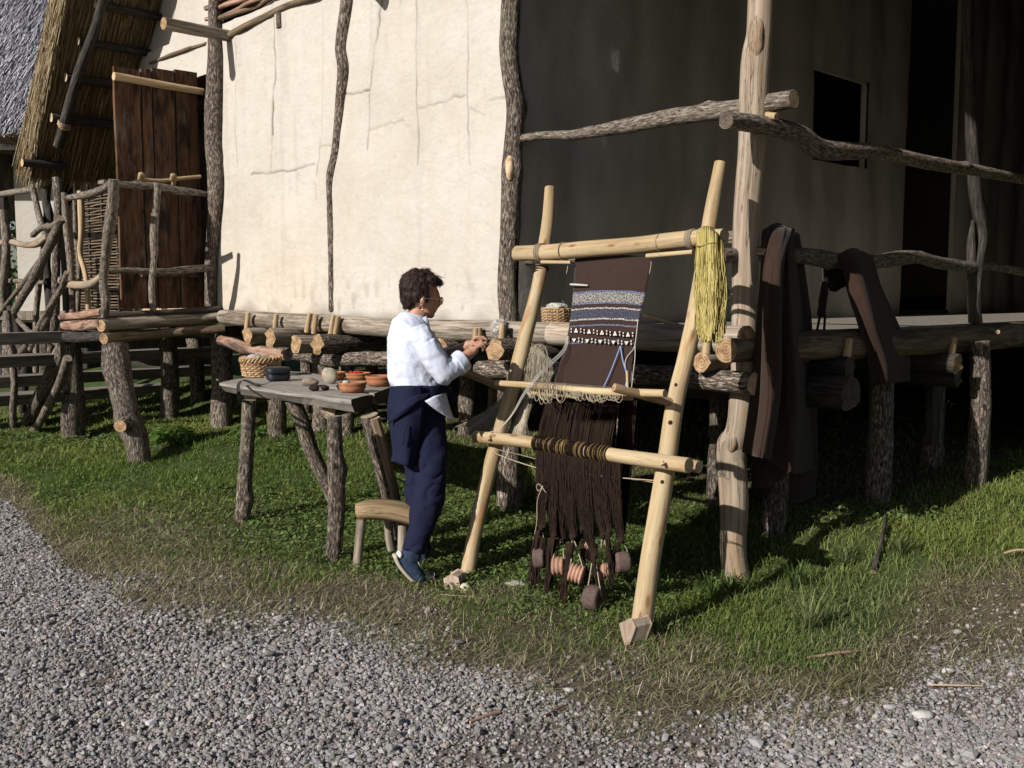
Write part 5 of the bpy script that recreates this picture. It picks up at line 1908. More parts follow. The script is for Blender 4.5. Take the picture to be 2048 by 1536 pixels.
def vnormals(g):
    v = g['v']
    f = np.array([x if len(x) == 4 else (*x, x[-1]) for x in g['f']])
    fn = np.cross(v[f[:, 2]] - v[f[:, 0]], v[f[:, 3]] - v[f[:, 1]])
    N = np.zeros_like(v)
    for k in range(4):
        np.add.at(N, f[:, k], fn)
    return N / (np.linalg.norm(N, axis=1)[:, None] + 1e-12)


def disp(g, fn):
    N = vnormals(g)
    g['v'] = g['v'] + N * fn(g['v'])[:, None]
    return g


def plocal(v):
    d = v - GP
    return d @ PF, d @ PL, d[:, 2]


skin = Mat("skin", .55, .35)
_n = skin.noise(skin.pos(), 60, 4, .6)
skin.color(skin.ramp(_n, [(.3, (.34, .170, .112)), (.7, (.44, .245, .17))]))
skin.b.inputs["Subsurface Weight"].default_value = .12
skin.b.inputs["Subsurface Radius"].default_value = (.012, .005, .003)
skin = skin.m


def fingers(chains, r=.0082):
    return [tube([PP(*p) for p in ch], [r * 1.08, r, r * .95, r * .78][:len(ch)], 8, 10) for ch in chains]


# --- body: one skin from crown to ankles
parts = [
    # head
    pell(840, 583, 0, 35, 41, .073), pell(857, 598, 0, 23.5, 33, .060), pell(853, 619, 0, 19, 17, .050), pell(861, 629, 0, 8.5, 8, .024),
    pell(869, 588, 0, 9.5, 7, .050), pell(866, 607, -.034, 9, 9, .02), pell(866, 607, .034, 9, 9, .02), pell(868.5, 619.5, 0, 4.5, 2.4, .021), pell(867, 624, 0, 4.5, 2.4, .019),
    tube([PP(876, 591, 0), PP(879.5, 602, 0), PP(880.5, 608, 0)], [.009, .012, .015], 10, 8), pell(876, 611, 0, 5, 3.2, .017),
    pell(845, 602, -.074, 5.5, 12, .010, tilt=-.15), pell(845, 602, .074, 5.5, 12, .010, tilt=-.15),
    # neck, trunk
    ploft([(826, 655, 0, 26, .075), (830, 640, 0, 21, .058), (840, 620, 0, 20, .056)]),
    ploft([(832, 640, 0, 24, .07), (826, 656, 0, 38, .14), (824, 675, 0, 42, .165), (825, 710, 0, 43, .15), (830, 750, 0, 44, .135), (836, 790, 0, 46, .145), (838, 830, 0, 46, .155), (838, 856, 0, 40, .15)], 24),
    # near arm and hand
    ploft([(838, 664, -.15, 20, .05), (862, 706, -.20, 18, .045), (886, 742, -.22, 15, .04), (895, 742, -.22, 14, .038), (918, 724, -.19, 13, .034), (934, 711, -.165, 10.5, .028), (940, 706, -.155, 11, .030)]),
    pell(945, 702, -.15, 13, 9.5, .034, tilt=.5),
    # far arm and hand
    ploft([(838, 664, .15, 20, .05), (862, 700, .18, 18, .045), (884, 722, .17, 15, .04), (900, 709, .13, 13.5, .034), (925, 697, .07, 11, .029), (942, 688, .045, 10, .027)]),
    pell(949, 685, .035, 12, 8, .033, tilt=.35),
    # legs
    ploft([(845, 830, -.085, 26, .065), (858, 890, -.115, 24, .060), (862, 950, -.145, 18, .046), (852, 1000, -.17, 17, .044), (838, 1050, -.20, 14, .036), (826, 1095, -.225, 11, .030), (822, 1118, -.23, 11, .030)]),
    ploft([(840, 830, .085, 26, .065), (836, 890, .085, 23, .060), (835, 950, .07, 17, .046), (838, 1000, .06, 16, .044), (842, 1050, .05, 14, .036), (843, 1100, .05, 11, .030), (843, 1116, .05, 11, .030)]),
]
parts += fingers([[(950, 697, -.175), (961, 693, -.17), (967, 698, -.165), (962, 703, -.16)], [(952, 695, -.155), (964, 690, -.150), (970, 694, -.148), (966, 700, -.145)],
                  [(952, 693, -.134), (964, 687, -.132), (970, 690, -.130), (967, 696, -.128)], [(950, 692, -.115), (961, 685, -.116), (967, 686, -.116), (966, 692, -.115)],
                  [(938, 698, -.118), (946, 689, -.105), (955, 684, -.10), (961, 683, -.10)]])
parts += fingers([[(955, 684, .005), (966, 681, .0), (972, 685, -.008), (969, 690, -.012)], [(957, 682, .026), (968, 678, .022), (974, 682, .014), (971, 688, .008)],
                  [(956, 680, .046), (967, 676, .042), (973, 679, .036), (971, 685, .030)], [(954, 679, .064), (963, 674, .062), (969, 676, .058), (968, 681, .052)],
                  [(946, 680, .004), (954, 674, -.004), (961, 675, -.012), (966, 680, -.016)]])
body = remesh(merge(*parts), .0042, 4, .5)
mk("body", body, skin, PERSON)
red_nail = None

# eyes, brows, lips, earring, glasses
eye_w = simple("eye_white", (.75, .72, .68), .3)
eye_d = simple("iris", (.03, .02, .012), .2)
for sv in (-1, 1):
    e = mk("eye", pell(871.5, 599.5, sv * .030, 3.2, 2.5, .011, 2), eye_w, PERSON)
    mk("iris", pell(873.6, 599.8, sv * .031, 1.4, 1.9, .006, 2), eye_d, e)
    mk("eyebrow", ptube([(864, 590, sv * .052), (872, 588.5, sv * .042), (878, 590, sv * .022)], .0035, 6), simple("brow_hair", (.03, .02, .015)), PERSON)
mk("lips", merge(pell(870.5, 620, 0, 3.6, 1.7, .018, 2), pell(869, 623.6, 0, 3.6, 1.8, .016, 2)), simple("lips", (.36, .13, .11), .5), PERSON)
gold = simple("gold", (.80, .55, .18), .25)
gold_m = bpy.data.materials["gold"].node_tree.nodes["Principled BSDF"]
gold_m.inputs["Metallic"].default_value = 1.0
mk("earring", merge(pell(845, 619, -.082, 2.6, 2.6, .0065, 2), ptube([(845, 613, -.08), (845, 617, -.082)], .0015, 5)), gold, PERSON)
wire = simple("glasses_wire", (.75, .62, .40), .3)
bpy.data.materials["glasses_wire"].node_tree.nodes["Principled BSDF"].inputs["Metallic"].default_value = 1.0
lens = bpy.data.materials.new("lens")
lens.use_nodes = True
lb = lens.node_tree.nodes["Principled BSDF"]
lb.inputs["Roughness"].default_value = .02
lb.inputs["Transmission Weight"].default_value = 1.0
lb.inputs["IOR"].default_value = 1.1
GL = mk("glasses", merge(*[ptube([(879, 599, sv * .058), (866, 597, sv * .074), (848, 597, sv * .082), (843, 601, sv * .082)], .0026, 5, 16) for sv in (-1, 1)] + [ptube([(883, 598, -.012), (884, 597, 0), (883, 598, .012)], .0014, 5)]), wire, PERSON)
for sv in (-1, 1):
    c = PP(882, 602, sv * .034)
    ax = PF * .93 + PL * (.30 * sv) + np.array([0, 0, -.15])
    mk("rim", ring(c, ax, .0195, .0026, 22, 5), wire, GL)
    mk("lens", lathe([(0, .0006), (.0185, .0006), (.0185, -.0006), (0, -.0006)], c, 20, up=ax), lens, GL)

# hair
hm = Mat("dark_hair", .6, .3)
_n = hm.noise(hm.pos((1, 1, .35)), 190, 3, .6)
hm.color(hm.ramp(_n, [(.3, (.014, .007, .006)), (.7, (.060, .031, .026))]))
hm.bump(_n, .6, .004)
hm = hm.m
hp = [pell(834, 575, 0, 34.5, 36.5, .081), pell(855, 561, 0, 19, 15, .070), pell(821, 592, 0, 19.5, 24, .072), pell(845, 552, 0, 22, 13, .060), pell(838, 591, -.070, 13, 12, .010), pell(838, 591, .070, 13, 12, .010),
      pell(868, 563, 0, 14, 6.5, .056, tilt=-.3), pell(855, 589, -.064, 5, 11, .007), pell(855, 589, .064, 5, 11, .007), pell(815, 606, 0, 9, 10, .05)]
hair = remesh(merge(*hp), .005, 3)
rng = np.random.RandomState(6)
hair = disp(hair, lambda v: .0035 * vnoise(v[:, 0] * 60, v[:, 1] * 60, v[:, 2] * 40, 3) + .0025 * vnoise(v[:, 0] * 150, v[:, 1] * 150, v[:, 2] * 60, 4))
HR = mk("hair", hair, hm, PERSON)
N = vnormals(hair)
hc = PP(846, 552, 0)
L = []
for i in rng.randint(0, len(hair['v']), 3800):
    p = hair['v'][i]
    fx, fy, fz = (p - hc) @ PF, (p - hc) @ PL, p[2] - hc[2]
    fl = PF * (np.sign(fx + .0) * min(1, abs(fx) * 14) * .6) + PL * (fy * 5) + np.array([0, 0, -min(1.1, -fz * 10 + .15)]) + rng.normal(0, .14, 3)
    fl -= N[i] * np.dot(fl, N[i]) * .9
    fl /= np.linalg.norm(fl) + 1e-9
    ln = rng.uniform(.014, .030)
    L.append([p - N[i] * .002, p + fl * ln * .5 + N[i] * .0025, p + fl * ln + N[i] * rng.uniform(-.002, .002)])
for i in range(26):
    a = PP(850 + rng.normal(0, 3), 543, rng.normal(0, .015))
    L.append([a, a + np.array([.006, 0, .012]), a + np.array([.012 + rng.normal(0, .008), 0, .016 + rng.normal(0, .005)])])
for i in range(120):
    a = PP(870 + rng.normal(0, 3), 560 + rng.normal(0, 4), rng.uniform(-.05, .05))
    L.append([a, a + PF * .018 + np.array([0, 0, -.006]), a + PF * .032 + np.array([0, 0, -.012 + rng.normal(0, .004)])])
mk("hair_locks", strands(L, rng.uniform(.0008, .0017, len(L)), .3), hm, HR)["kind"] = "stuff"

# --- shirt
sh = Mat("white_shirt", .85, .2)
_n = sh.noise(sh.pos(), 800, 2, .5)
_n2 = sh.noise(sh.pos((1, 1, 1)), 24, 4, .6, .6)
sh.color((.53, .565, .67))
sh.bump(_n2, .35, .012)
sh = sh.m
shirt_parts = [
    ploft([(829, 634, 0, 25, .072), (826, 645, 0, 34, .105), (823, 656, 0, 43, .160), (823, 672, 0, 47, .188), (824, 700, 0, 48.5, .182), (827, 730, 0, 52, .172), (832, 755, 0, 53, .168), (836, 772, 0, 51, .166), (838, 784, 0, 47, .155)], 28, 2.3),
    ploft([(834, 662, -.145, 25, .060), (850, 688, -.185, 25, .062), (868, 716, -.215, 24, .058), (884, 742, -.225, 21.5, .054), (893, 745, -.222, 22, .054), (908, 734, -.205, 22, .054), (922, 724, -.190, 21, .050), (925, 722, -.188, 19, .046)], 20),
    ploft([(834, 662, .145, 25, .060), (858, 694, .185, 24, .06), (878, 722, .18, 21, .052), (889, 717, .15, 19, .046), (900, 709, .13, 17, .042)], 20),
]
shirt = remesh(merge(*shirt_parts), .0062, 5)


def shirt_folds(v):
    x, y, z = plocal(v)
    h = np.zeros(len(v))
    # pull lines from the armpit down to the elbow and billow above the waist
    n1 = vnoise(x * 9 + z * 7, z * 6 - x * 3, y * 5, 71)
    n2 = vnoise(x * 22 + z * 16, z * 15 - x * 7, y * 10, 72)
    zw = ss(1.18, 1.02, z)
    h += .008 * n1 + .006 * n2 * (0.5 + .6 * zw) + .0035 * vnoise(x * 44 + z * 30, z * 28 - x * 18, y * 16, 74)
    rid = np.abs(vnoise(x * 7 - z * 13, z * 5 + 3, y * 6, 73))
    h -= .005 * np.exp(-(rid / .16) ** 2) * (.2 + .8 * ss(-.02, .10, x)) * ss(-.3, .3, vnoise(x * 5, z * 5, y * 5, 75))
    return h


shirt = disp(shirt, shirt_folds)
SH = mk("shirt", shirt, sh, PERSON)
mk("collar", remesh(merge(ploft([(823, 646, 0, 28, .088), (828, 636, 0, 25, .076), (830, 629, 0, 24, .070)], 24, 2.2, True)), .005, 2), sh, SH)
mk("collar_flap", ploft([(846, 636, -.062, 8, .006), (851, 643, -.066, 7, .007), (857, 652, -.058, 3, .006)], 12), sh, SH)
mk("cuff", ploft([(912, 731, -.20, 24, .057), (926, 720, -.185, 23, .054)], 20), sh, SH)
mk("cuff", ploft([(893, 714, .145, 18.5, .046), (901, 708, .128, 18, .044)], 20), sh, SH)
# shirt tail showing below the tied jacket
mk("shirt_tail", thick(catmull(np.array([[PP(x, y, v) for x, y, v in r] for r in (
    [(850, 802, -.225), (868, 792, -.215), (892, 786, -.15)], [(864, 814, -.225), (880, 806, -.215), (897, 804, -.15)], [(884, 828, -.21), (894, 827, -.20), (903, 824, -.14)], [(904, 838, -.19), (906, 838, -.18), (908, 836, -.14)])]).reshape(4, 9), 14).reshape(14, 3, 3), -PL, .005), sh, SH)

# --- trousers and the jacket tied round the waist
navy = Mat("navy_cotton", .9, .12)
_n = navy.noise(navy.pos(), 500, 2, .6)
_n2 = navy.noise(navy.pos((1, 1, .6)), 14, 4, .6, .4)
navy.color(navy.ramp(_n, [(.3, (.006, .007, .019)), (.7, (.016, .019, .046))]))
navy.bump(_n2, .45, .014)
navy = navy.m
tp = [ploft([(838, 776, 0, 47, .15), (838, 810, 0, 50, .168), (839, 845, 0, 50, .176), (842, 872, 0, 44, .165)], 26, 2.3),
      ploft([(850, 850, -.082, 37, .092), (860, 900, -.115, 34, .088), (862, 940, -.14, 30.5, .078), (861, 968, -.155, 29.5, .074), (855, 1000, -.172, 30, .072), (845, 1040, -.195, 26, .066), (835, 1075, -.215, 25, .064), (826, 1106, -.23, 24, .062)], 22),
      ploft([(836, 850, .085, 40, .092), (834, 900, .085, 34, .088), (835, 950, .075, 27, .076), (838, 1000, .065, 26, .070), (842, 1050, .05, 24, .066), (844, 1100, .05, 20, .060)], 22)]
tr = remesh(merge(*tp), .0066, 5)


def trouser_folds(v):
    x, y, z = plocal(v)
    h = .008 * vnoise(x * 8, y * 8, z * 5, 81) + .005 * vnoise(x * 14, y * 14, z * 17, 82)
    kn = np.exp(-((z - .52) / .12) ** 2) + np.exp(-((z - .16) / .09) ** 2)
    rid = np.abs(vnoise(x * 5 + z * 12, y * 6, z * 10 - x * 9, 83))
    return h + .003 * vnoise(x * 30 - z * 16, y * 16, z * 30 + x * 12, 84) - .006 * np.exp(-(rid / .16) ** 2) * (.1 + kn)


tr = disp(tr, trouser_folds)
mk("trousers", tr, navy, PERSON)
JK = mk("jacket", disp(remesh(merge(ploft([(838, 766, 0, 53, .172), (838, 780, 0, 55, .182), (836, 800, 0, 54, .184), (834, 822, 0, 53, .18)], 28, 2.3)), .007, 3), lambda v: .008 * vnoise(plocal(v)[0] * 10 + plocal(v)[2] * 14, plocal(v)[1] * 8, plocal(v)[2] * 22, 91)), navy, PERSON)
JK["label"] = "navy jacket tied round the waist"


def psheet(rows, nu=26, nv=30, th=.012, seed=0, amp=.012):
    R = np.array([catmull(np.array([PP(*p) for p in r]), nu) for r in rows])
    out = np.array([catmull(R[:, j], nv) for j in range(nu)]).transpose(1, 0, 2)
    U, Vv = np.meshgrid(np.linspace(0, 1, nu), np.linspace(0, 1, nv))
    w = amp * vnoise(U * 6, Vv * 3, 0, seed) * (.3 + .7 * Vv)
    out = out - PL * w[..., None]
    return thick(out, -PL, th)


mk("jacket_panel", psheet([
    [(846, 772, -.200), (815, 771, -.200), (790, 772, -.12), (785, 776, .02), (795, 778, .16)],
    [(848, 815, -.215), (812, 815, -.215), (785, 820, -.13), (779, 822, .02), (790, 822, .16)],
    [(846, 850, -.205), (815, 856, -.215), (790, 858, -.14), (784, 858, .0), (795, 850, .15)],
    [(838, 895, -.19), (812, 898, -.205), (793, 900, -.15), (790, 900, -.04), (800, 890, .10)],
    [(834, 930, -.185), (812, 931, -.205), (790, 924, -.16), (787, 922, -.06), (800, 915, .06)]], seed=5), navy, JK)
mk("jacket_fold", psheet([
    [(862, 786, -.205), (835, 790, -.22), (805, 800, -.20), (786, 812, -.12)],
    [(852, 796, -.215), (826, 808, -.235), (800, 822, -.22), (778, 838, -.14)],
    [(845, 806, -.21), (820, 822, -.23), (800, 834, -.215), (775, 848, -.13)]], 20, 12, seed=8, amp=.005), navy, JK)
mk("sleeve_knot", disp(remesh(merge(pell(893, 783, -.03, 10, 12, .05), ptube([(872, 785, -.13), (885, 780, -.09), (894, 784, -.04)], .03, 10), ptube([(893, 786, -.03), (901, 795, -.05), (905, 806, -.06)], [.026, .028, .022], 10)), .006, 3), lambda v: .006 * vnoise(v[:, 0] * 30, v[:, 1] * 30, v[:, 2] * 40, 3)), navy, JK)
mk("pocket_slit", ptube([(813, 848, -.232), (809, 868, -.232), (806, 890, -.225)], .003, 5), simple("slit", (.008, .009, .022)), JK)

# --- shoes
shoe = simple("blue_suede", (.032, .050, .092), .85, 0, .2, nz=(160, .6))
sole = simple("shoe_sole", (.42, .36, .28), .8)
heel = simple("shoe_heel_trim", (.62, .60, .55), .8)


def shoe_geo(path):
    return disp(remesh(merge(*path), .005, 4), lambda v: .002 * vnoise(v[:, 0] * 50, v[:, 1] * 50, v[:, 2] * 50, 2))


s1 = mk("shoe", shoe_geo([ploft([(806, 1112, -.24, 16, .036), (815, 1125, -.24, 19, .040), (826, 1140, -.24, 17, .045), (838, 1154, -.24, 13, .047), (845, 1163, -.24, 8, .040)], 18),
                          ploft([(824, 1100, -.24, 20, .042), (822, 1120, -.24, 19, .042)], 18)]), shoe, PERSON)
mk("sole", ploft([(789, 1110, -.24, 4.0, .036), (797, 1128, -.24, 4.2, .040), (811, 1146, -.24, 4.2, .046), (826, 1160, -.24, 4.0, .048), (842, 1170, -.24, 3.6, .036)], 14, 3), sole, s1)
mk("heel_tab", pell(799, 1109, -.24, 6, 8, .034), heel, s1)
for a, b in (((836, 1124), (842, 1136)),):
    mk("lace", ptube([(a[0], a[1], -.285), (b[0], b[1], -.285)], .002, 5), sole, s1)
a = PP(842, 1108, .05)
gz = float(ground_z(a[0] + PL[0] * .1, a[1] + PL[1] * .1))
b = np.array([a[0] + PL[0] * .02, a[1] + PL[1] * .02, gz])
fdir = PL * .95 + PF * .3
s2 = mk("shoe", remesh(merge(log([b + fdir * -.05 + [0, 0, .04], b + fdir * .03 + [0, 0, .05], b + fdir * .12 + [0, 0, .04], b + fdir * .19 + [0, 0, .03]], [.036, .045, .04, .026], rough=.02), log([b + [0, 0, .03], a + [0, 0, .02]], .042, rough=.02)), .006, 4), shoe, PERSON)
# yarn she is working
mk("held_thread", ptube([(966, 683, -.06), (972, 690, -.03), (985, 680, .0), (1000, 668, .02)], .0016, 5, 16), white_yarn, PERSON)
# ------------------------------------------------------------------ gravel
def col_attr_mat(name, rough=.9, transl=0.0, spec=.15, bump=None):
    m = Mat(name, rough, spec)
    a = m.attr("col").outputs["Vector"]
    m.l(a, m.b.inputs["Base Color"])
    if transl:
        t = m.n("BsdfTranslucent")
        m.l(a, t.inputs[0])
        mx = m.n("MixShader")
        mx.inputs[0].default_value = transl
        out = [n for n in m.t.nodes if n.type == 'OUTPUT_MATERIAL'][0]
        m.l(m.b.outputs[0], mx.inputs[1])
        m.l(t.outputs[0], mx.inputs[2])
        m.l(mx.outputs[0], out.inputs[0])
    return m.m


rng = np.random.RandomState(77)


def scatter(n, keep, yr=(2.6, 7.5), pw=1.0, wide=.60):
    """points on the ground around the clearing; keep() gives the chance of each"""
    out = []
    tot = 0
    while tot < n:
        y = rng.uniform(yr[0], yr[1], n * 2)
        x = rng.uniform(-1, 1, n * 2) * (wide * yr[1])
        ok = (np.abs(x) < wide * y + .35)
        ok &= rng.rand(n * 2) < np.minimum(1, (yr[0] * 1.3 / y) ** pw)
        ok &= rng.rand(n * 2) < keep(x, y)
        out.append(np.stack([x[ok], y[ok]], 1))
        tot += ok.sum()
    P = np.concatenate(out)[:n]
    return P[:, 0], P[:, 1]


def rot_rand(n):
    q = rng.normal(0, 1, (n, 4))
    q /= np.linalg.norm(q, axis=1)[:, None]
    w, x, y, z = q.T
    return np.stack([np.stack([1 - 2 * (y * y + z * z), 2 * (x * y - z * w), 2 * (x * z + y * w)], -1),
                     np.stack([2 * (x * y + z * w), 1 - 2 * (x * x + z * z), 2 * (y * z - x * w)], -1),
                     np.stack([2 * (x * z - y * w), 2 * (y * z + x * w), 1 - 2 * (x * x + y * y)], -1)], 1)


def pebbles(n, keep, rmean, sig, yr, pw, name, label, low=0):
    x, y = scatter(n, keep, yr, pw)
    bm = bmesh.new()
    bmesh.ops.create_icosphere(bm, subdivisions=1, radius=1)
    bv = np.array([v.co[:] for v in bm.verts])
    bf = np.array([[v.index for v in f.verts] for f in bm.faces])
    bm.free()
    if low:
        bv = np.array([[1, 0, 0], [0, 1, 0], [-1, 0, 0], [0, -1, 0], [0, 0, 1], [0, 0, -1.0]])
        bf = np.array([[0, 1, 4], [1, 2, 4], [2, 3, 4], [3, 0, 4], [1, 0, 5], [2, 1, 5], [3, 2, 5], [0, 3, 5]])
    nv = len(bv)
    r = rmean * np.exp(rng.normal(0, sig, n)) * np.clip(y / 3.6, 1, 1.7) ** .5
    V = bv[None] * (1 + rng.uniform(-.22, .22, (n, nv, 1)))
    V = V * np.stack([rng.uniform(.85, 1.35, n), rng.uniform(.75, 1.1, n), rng.uniform(.5, .9, n)], 1)[:, None]
    V = np.einsum('nij,nkj->nki', rot_rand(n), V) * r[:, None, None]
    V[..., 2] *= .8
    z = ground_z(x, y) + r * rng.uniform(-.1, .75, n)
    V = V + np.stack([x, y, z], 1)[:, None]
    F = (bf[None] + (np.arange(n) * nv)[:, None, None]).reshape(-1, 3)
    base = rng.choice(5, n, p=[.42, .24, .16, .12, .06])
    pal = np.array([[.22, .205, .20], [.275, .258, .248], [.15, .142, .138], [.24, .20, .175], [.345, .325, .31]])
    C = pal[base] * np.exp(rng.normal(0, .16, (n, 1))) * (1 + rng.normal(0, .03, (n, 3)))
    C = np.repeat(C, nv, 0)
    o = mk(name, dict(v=V.reshape(-1, 3), f=F, a=dict(col=C)), gravel_m, None, smooth=False)
    tag(o, label, kind="stuff")


gravel_m = col_attr_mat("gravel_stone", .85, 0, .3)
def keep_pebble(x, y):
    g = grassness(x, y)
    k = ss(.05, -.30, g) * (.30 + .70 * ss(-.7, -.1, vnoise(x * 1.9, y * 1.9, 0, 61) - .55 * ss(.5, 1.4, x) * ss(4.6, 3.8, y)))
    return np.clip(k + .10 * ss(.75, .0, g) * ss(-.1, .5, vnoise(x * 2.7, y * 2.7, 0, 62)), 0, 1)


pebbles(70000, keep_pebble, .0068, .34, (2.55, 4.6), 1.0, "gravel", "grey crushed gravel of the path in the foreground")
pebbles(24000, keep_pebble, .0072, .30, (4.6, 7.2), 1.0, "gravel", "grey crushed gravel of the path further off at the left", 1)

# ------------------------------------------------------------------ grass
grass_m = col_attr_mat("grass_blade", .6, .42, .25)


def tsd(x, y):
    return (x - P0[0]) * ET[0] + (y - P0[1]) * ET[1], (x - P0[0]) * EN[0] + (y - P0[1]) * EN[1]


def blades(n, keep, h, w, lean, colf, yr, pw, name, label, k1=.6, k2=1.5):
    x, y = scatter(n, keep, yr, pw)
    z = ground_z(x, y)
    hh = h(x, y) * np.exp(rng.normal(0, .32, n))
    ww = w * rng.uniform(.7, 1.3, n) * np.clip(y / 4.5, 1, 2.2)
    a = rng.uniform(0, 2 * math.pi, n)
    b = a + rng.normal(0, .5, n)
    le = np.clip(lean + rng.normal(0, .25, n), 0, 1.5)
    side_ = np.stack([-np.sin(a), np.cos(a), 0 * a], 1)
    dr = np.stack([np.cos(b), np.sin(b), 0 * a], 1)
    up = np.array([0, 0, 1.0])
    base = np.stack([x, y, z - .004], 1)
    p1 = base + (dr * np.sin(le * k1)[:, None] + up * np.cos(le * k1)[:, None]) * (hh * .55)[:, None]
    p2 = p1 + (dr * np.sin(le * k2)[:, None] + up * np.cos(le * k2)[:, None]) * (hh * .5)[:, None]
    p2[:, 2] = np.maximum(p2[:, 2], z + .003)
    s = side_ * ww[:, None] * .5
    V = np.stack([base - s, base + s, p1 + s * .8, p1 - s * .8, p2], 1)
    idx = np.arange(n)[:, None] * 5
    F = np.concatenate([idx + np.array([[0, 1, 2]]), idx + np.array([[0, 2, 3]]), idx + np.array([[3, 2, 4]])])
    C = np.repeat(colf(x, y, n), 5, 0)
    o = mk(name, dict(v=V.reshape(-1, 3), f=F, a=dict(col=C)), grass_m, None, smooth=True)
    tag(o, label, kind="stuff")


def grass_col(x, y, n):
    d = dryness(x, y)
    pn = vnoise(x * 1.1, y * 1.1, 0, 91)
    g1, g2, g3 = np.array([.115, .185, .036]), np.array([.235, .275, .07]), np.array([.22, .25, .12])
    k = np.clip(.5 + .7 * pn + rng.normal(0, .3, n), 0, 1)[:, None]
    c = g1 * (1 - k) + g2 * k
    rt = (ss(.9, 1.6, x) * ss(5.2, 4.6, y))[:, None]
    c = c * (1 - .6 * rt) + g3 * .6 * rt
    st = np.array([.36, .295, .165])
    q = (np.clip(d * .60 + .03, 0, 1) > rng.rand(n))[:, None]
    c = np.where(q, st * rng.uniform(.5, 1.15, (n, 1)), c)
    return c * rng.uniform(.7, 1.25, (n, 1))


def keep_grass(x, y):
    t, d = tsd(x, y)
    g = grassness(x, y)
    k = ss(-.05, .45, g) * (1 - .90 * dryness(x, y))
    under = ss(-.2, -1.2, d) * ss(-.4, .3, t) * ss(6.6, 5.8, t)
    k = k * (1 - .88 * under)
    k = k * (.30 + .70 * ss(-.6, .3, vnoise(x * 2.6, y * 2.6, 0, 93)))
    return np.clip(k, 0, 1)


def h_grass(x, y):
    t, d = tsd(x, y)
    tall = .028 * np.exp(-((x - 1.35) / .7) ** 2 - ((y - 4.95) / .55) ** 2) + .008 * ss(.0, 2.0, x)
    return .030 + .016 * ss(-.3, .8, vnoise(x * 1.9, y * 1.9, 0, 95)) + tall


blades(175000, keep_grass, h_grass, .0040, .85, grass_col, (3.4, 11.0), 1.25, "grass", "short green grass covering the bank round the house")


def dry_col(x, y, n):
    pal = np.array([[.33, .285, .19], [.46, .40, .27], [.20, .24, .09], [.58, .50, .34], [.15, .12, .085]])
    c = pal[rng.choice(5, n, p=[.34, .22, .22, .10, .12])]
    return c * rng.uniform(.65, 1.2, (n, 1))


blades(44000, lambda x, y: np.clip(dryness(x, y) * ss(-.45, .1, grassness(x, y)) * (.35 + .65 * ss(-.5, .4, vnoise(x * 3, y * 3, 0, 97))), 0, 1), lambda x, y: .055 + 0 * x, .0036, 1.36, dry_col, (3.1, 7.5), 1.0,
       "dry_grass", "trampled dry grass and clippings along the gravel edge", .80, 1.15)

# ground-cover leaves
def leaves(n, keep, size, hgt, colf, yr, pw, name, label):
    x, y = scatter(n, keep, yr, pw)
    z = ground_z(x, y) + hgt * rng.uniform(.25, 1.2, n)
    sz = size * np.exp(rng.normal(0, .3, n)) * np.clip(y / 5, 1, 1.8)
    a = rng.uniform(0, 2 * math.pi, n)
    tl = rng.normal(0, .45, n)
    d = np.stack([np.cos(a) * np.cos(tl), np.sin(a) * np.cos(tl), np.sin(tl)], 1)
    s = np.stack([-np.sin(a), np.cos(a), rng.normal(0, .3, n)], 1)
    c = np.stack([x, y, z], 1)
    V = np.stack([c - d * sz[:, None], c + s * (sz * .62)[:, None] + [0, 0, .001], c + d * sz[:, None], c - s * (sz * .62)[:, None] + [0, 0, .001]], 1)
    idx = np.arange(n)[:, None] * 4
    F = np.concatenate([idx + np.array([[0, 1, 2]]), idx + np.array([[0, 2, 3]])])
    o = mk(name, dict(v=V.reshape(-1, 3), f=F, a=dict(col=np.repeat(colf(x, y, n), 4, 0))), grass_m, None, smooth=False)
    tag(o, label, kind="stuff")


def weed_keep(x, y):
    t, d = tsd(x, y)
    z = np.exp(-((x + .95) / 1.0) ** 2 - ((y - 5.9) / .75) ** 2) + .9 * np.exp(-((x - .1) / .8) ** 2 - ((y - 5.2) / .6) ** 2) + .35 * ss(.2, .8, vnoise(x * 1.6, y * 1.6, 0, 98))
    under = ss(-.3, -1.2, d) * ss(-.4, .3, t) * ss(6.6, 5.8, t)
    return np.clip(z, 0, 1) * ss(.3, .7, grassness(x, y)) * (1 - .9 * under) * (1 - dryness(x, y))


leaves(36000, weed_keep, .0095, .040, lambda x, y, n: np.array([.13, .185, .055]) * rng.uniform(.5, 1.5, (n, 1)) * (1 + rng.normal(0, .06, (n, 3))), (4.2, 9.0), 1.1, "ground_cover", "leafy weeds and clover growing in the grass behind the table")


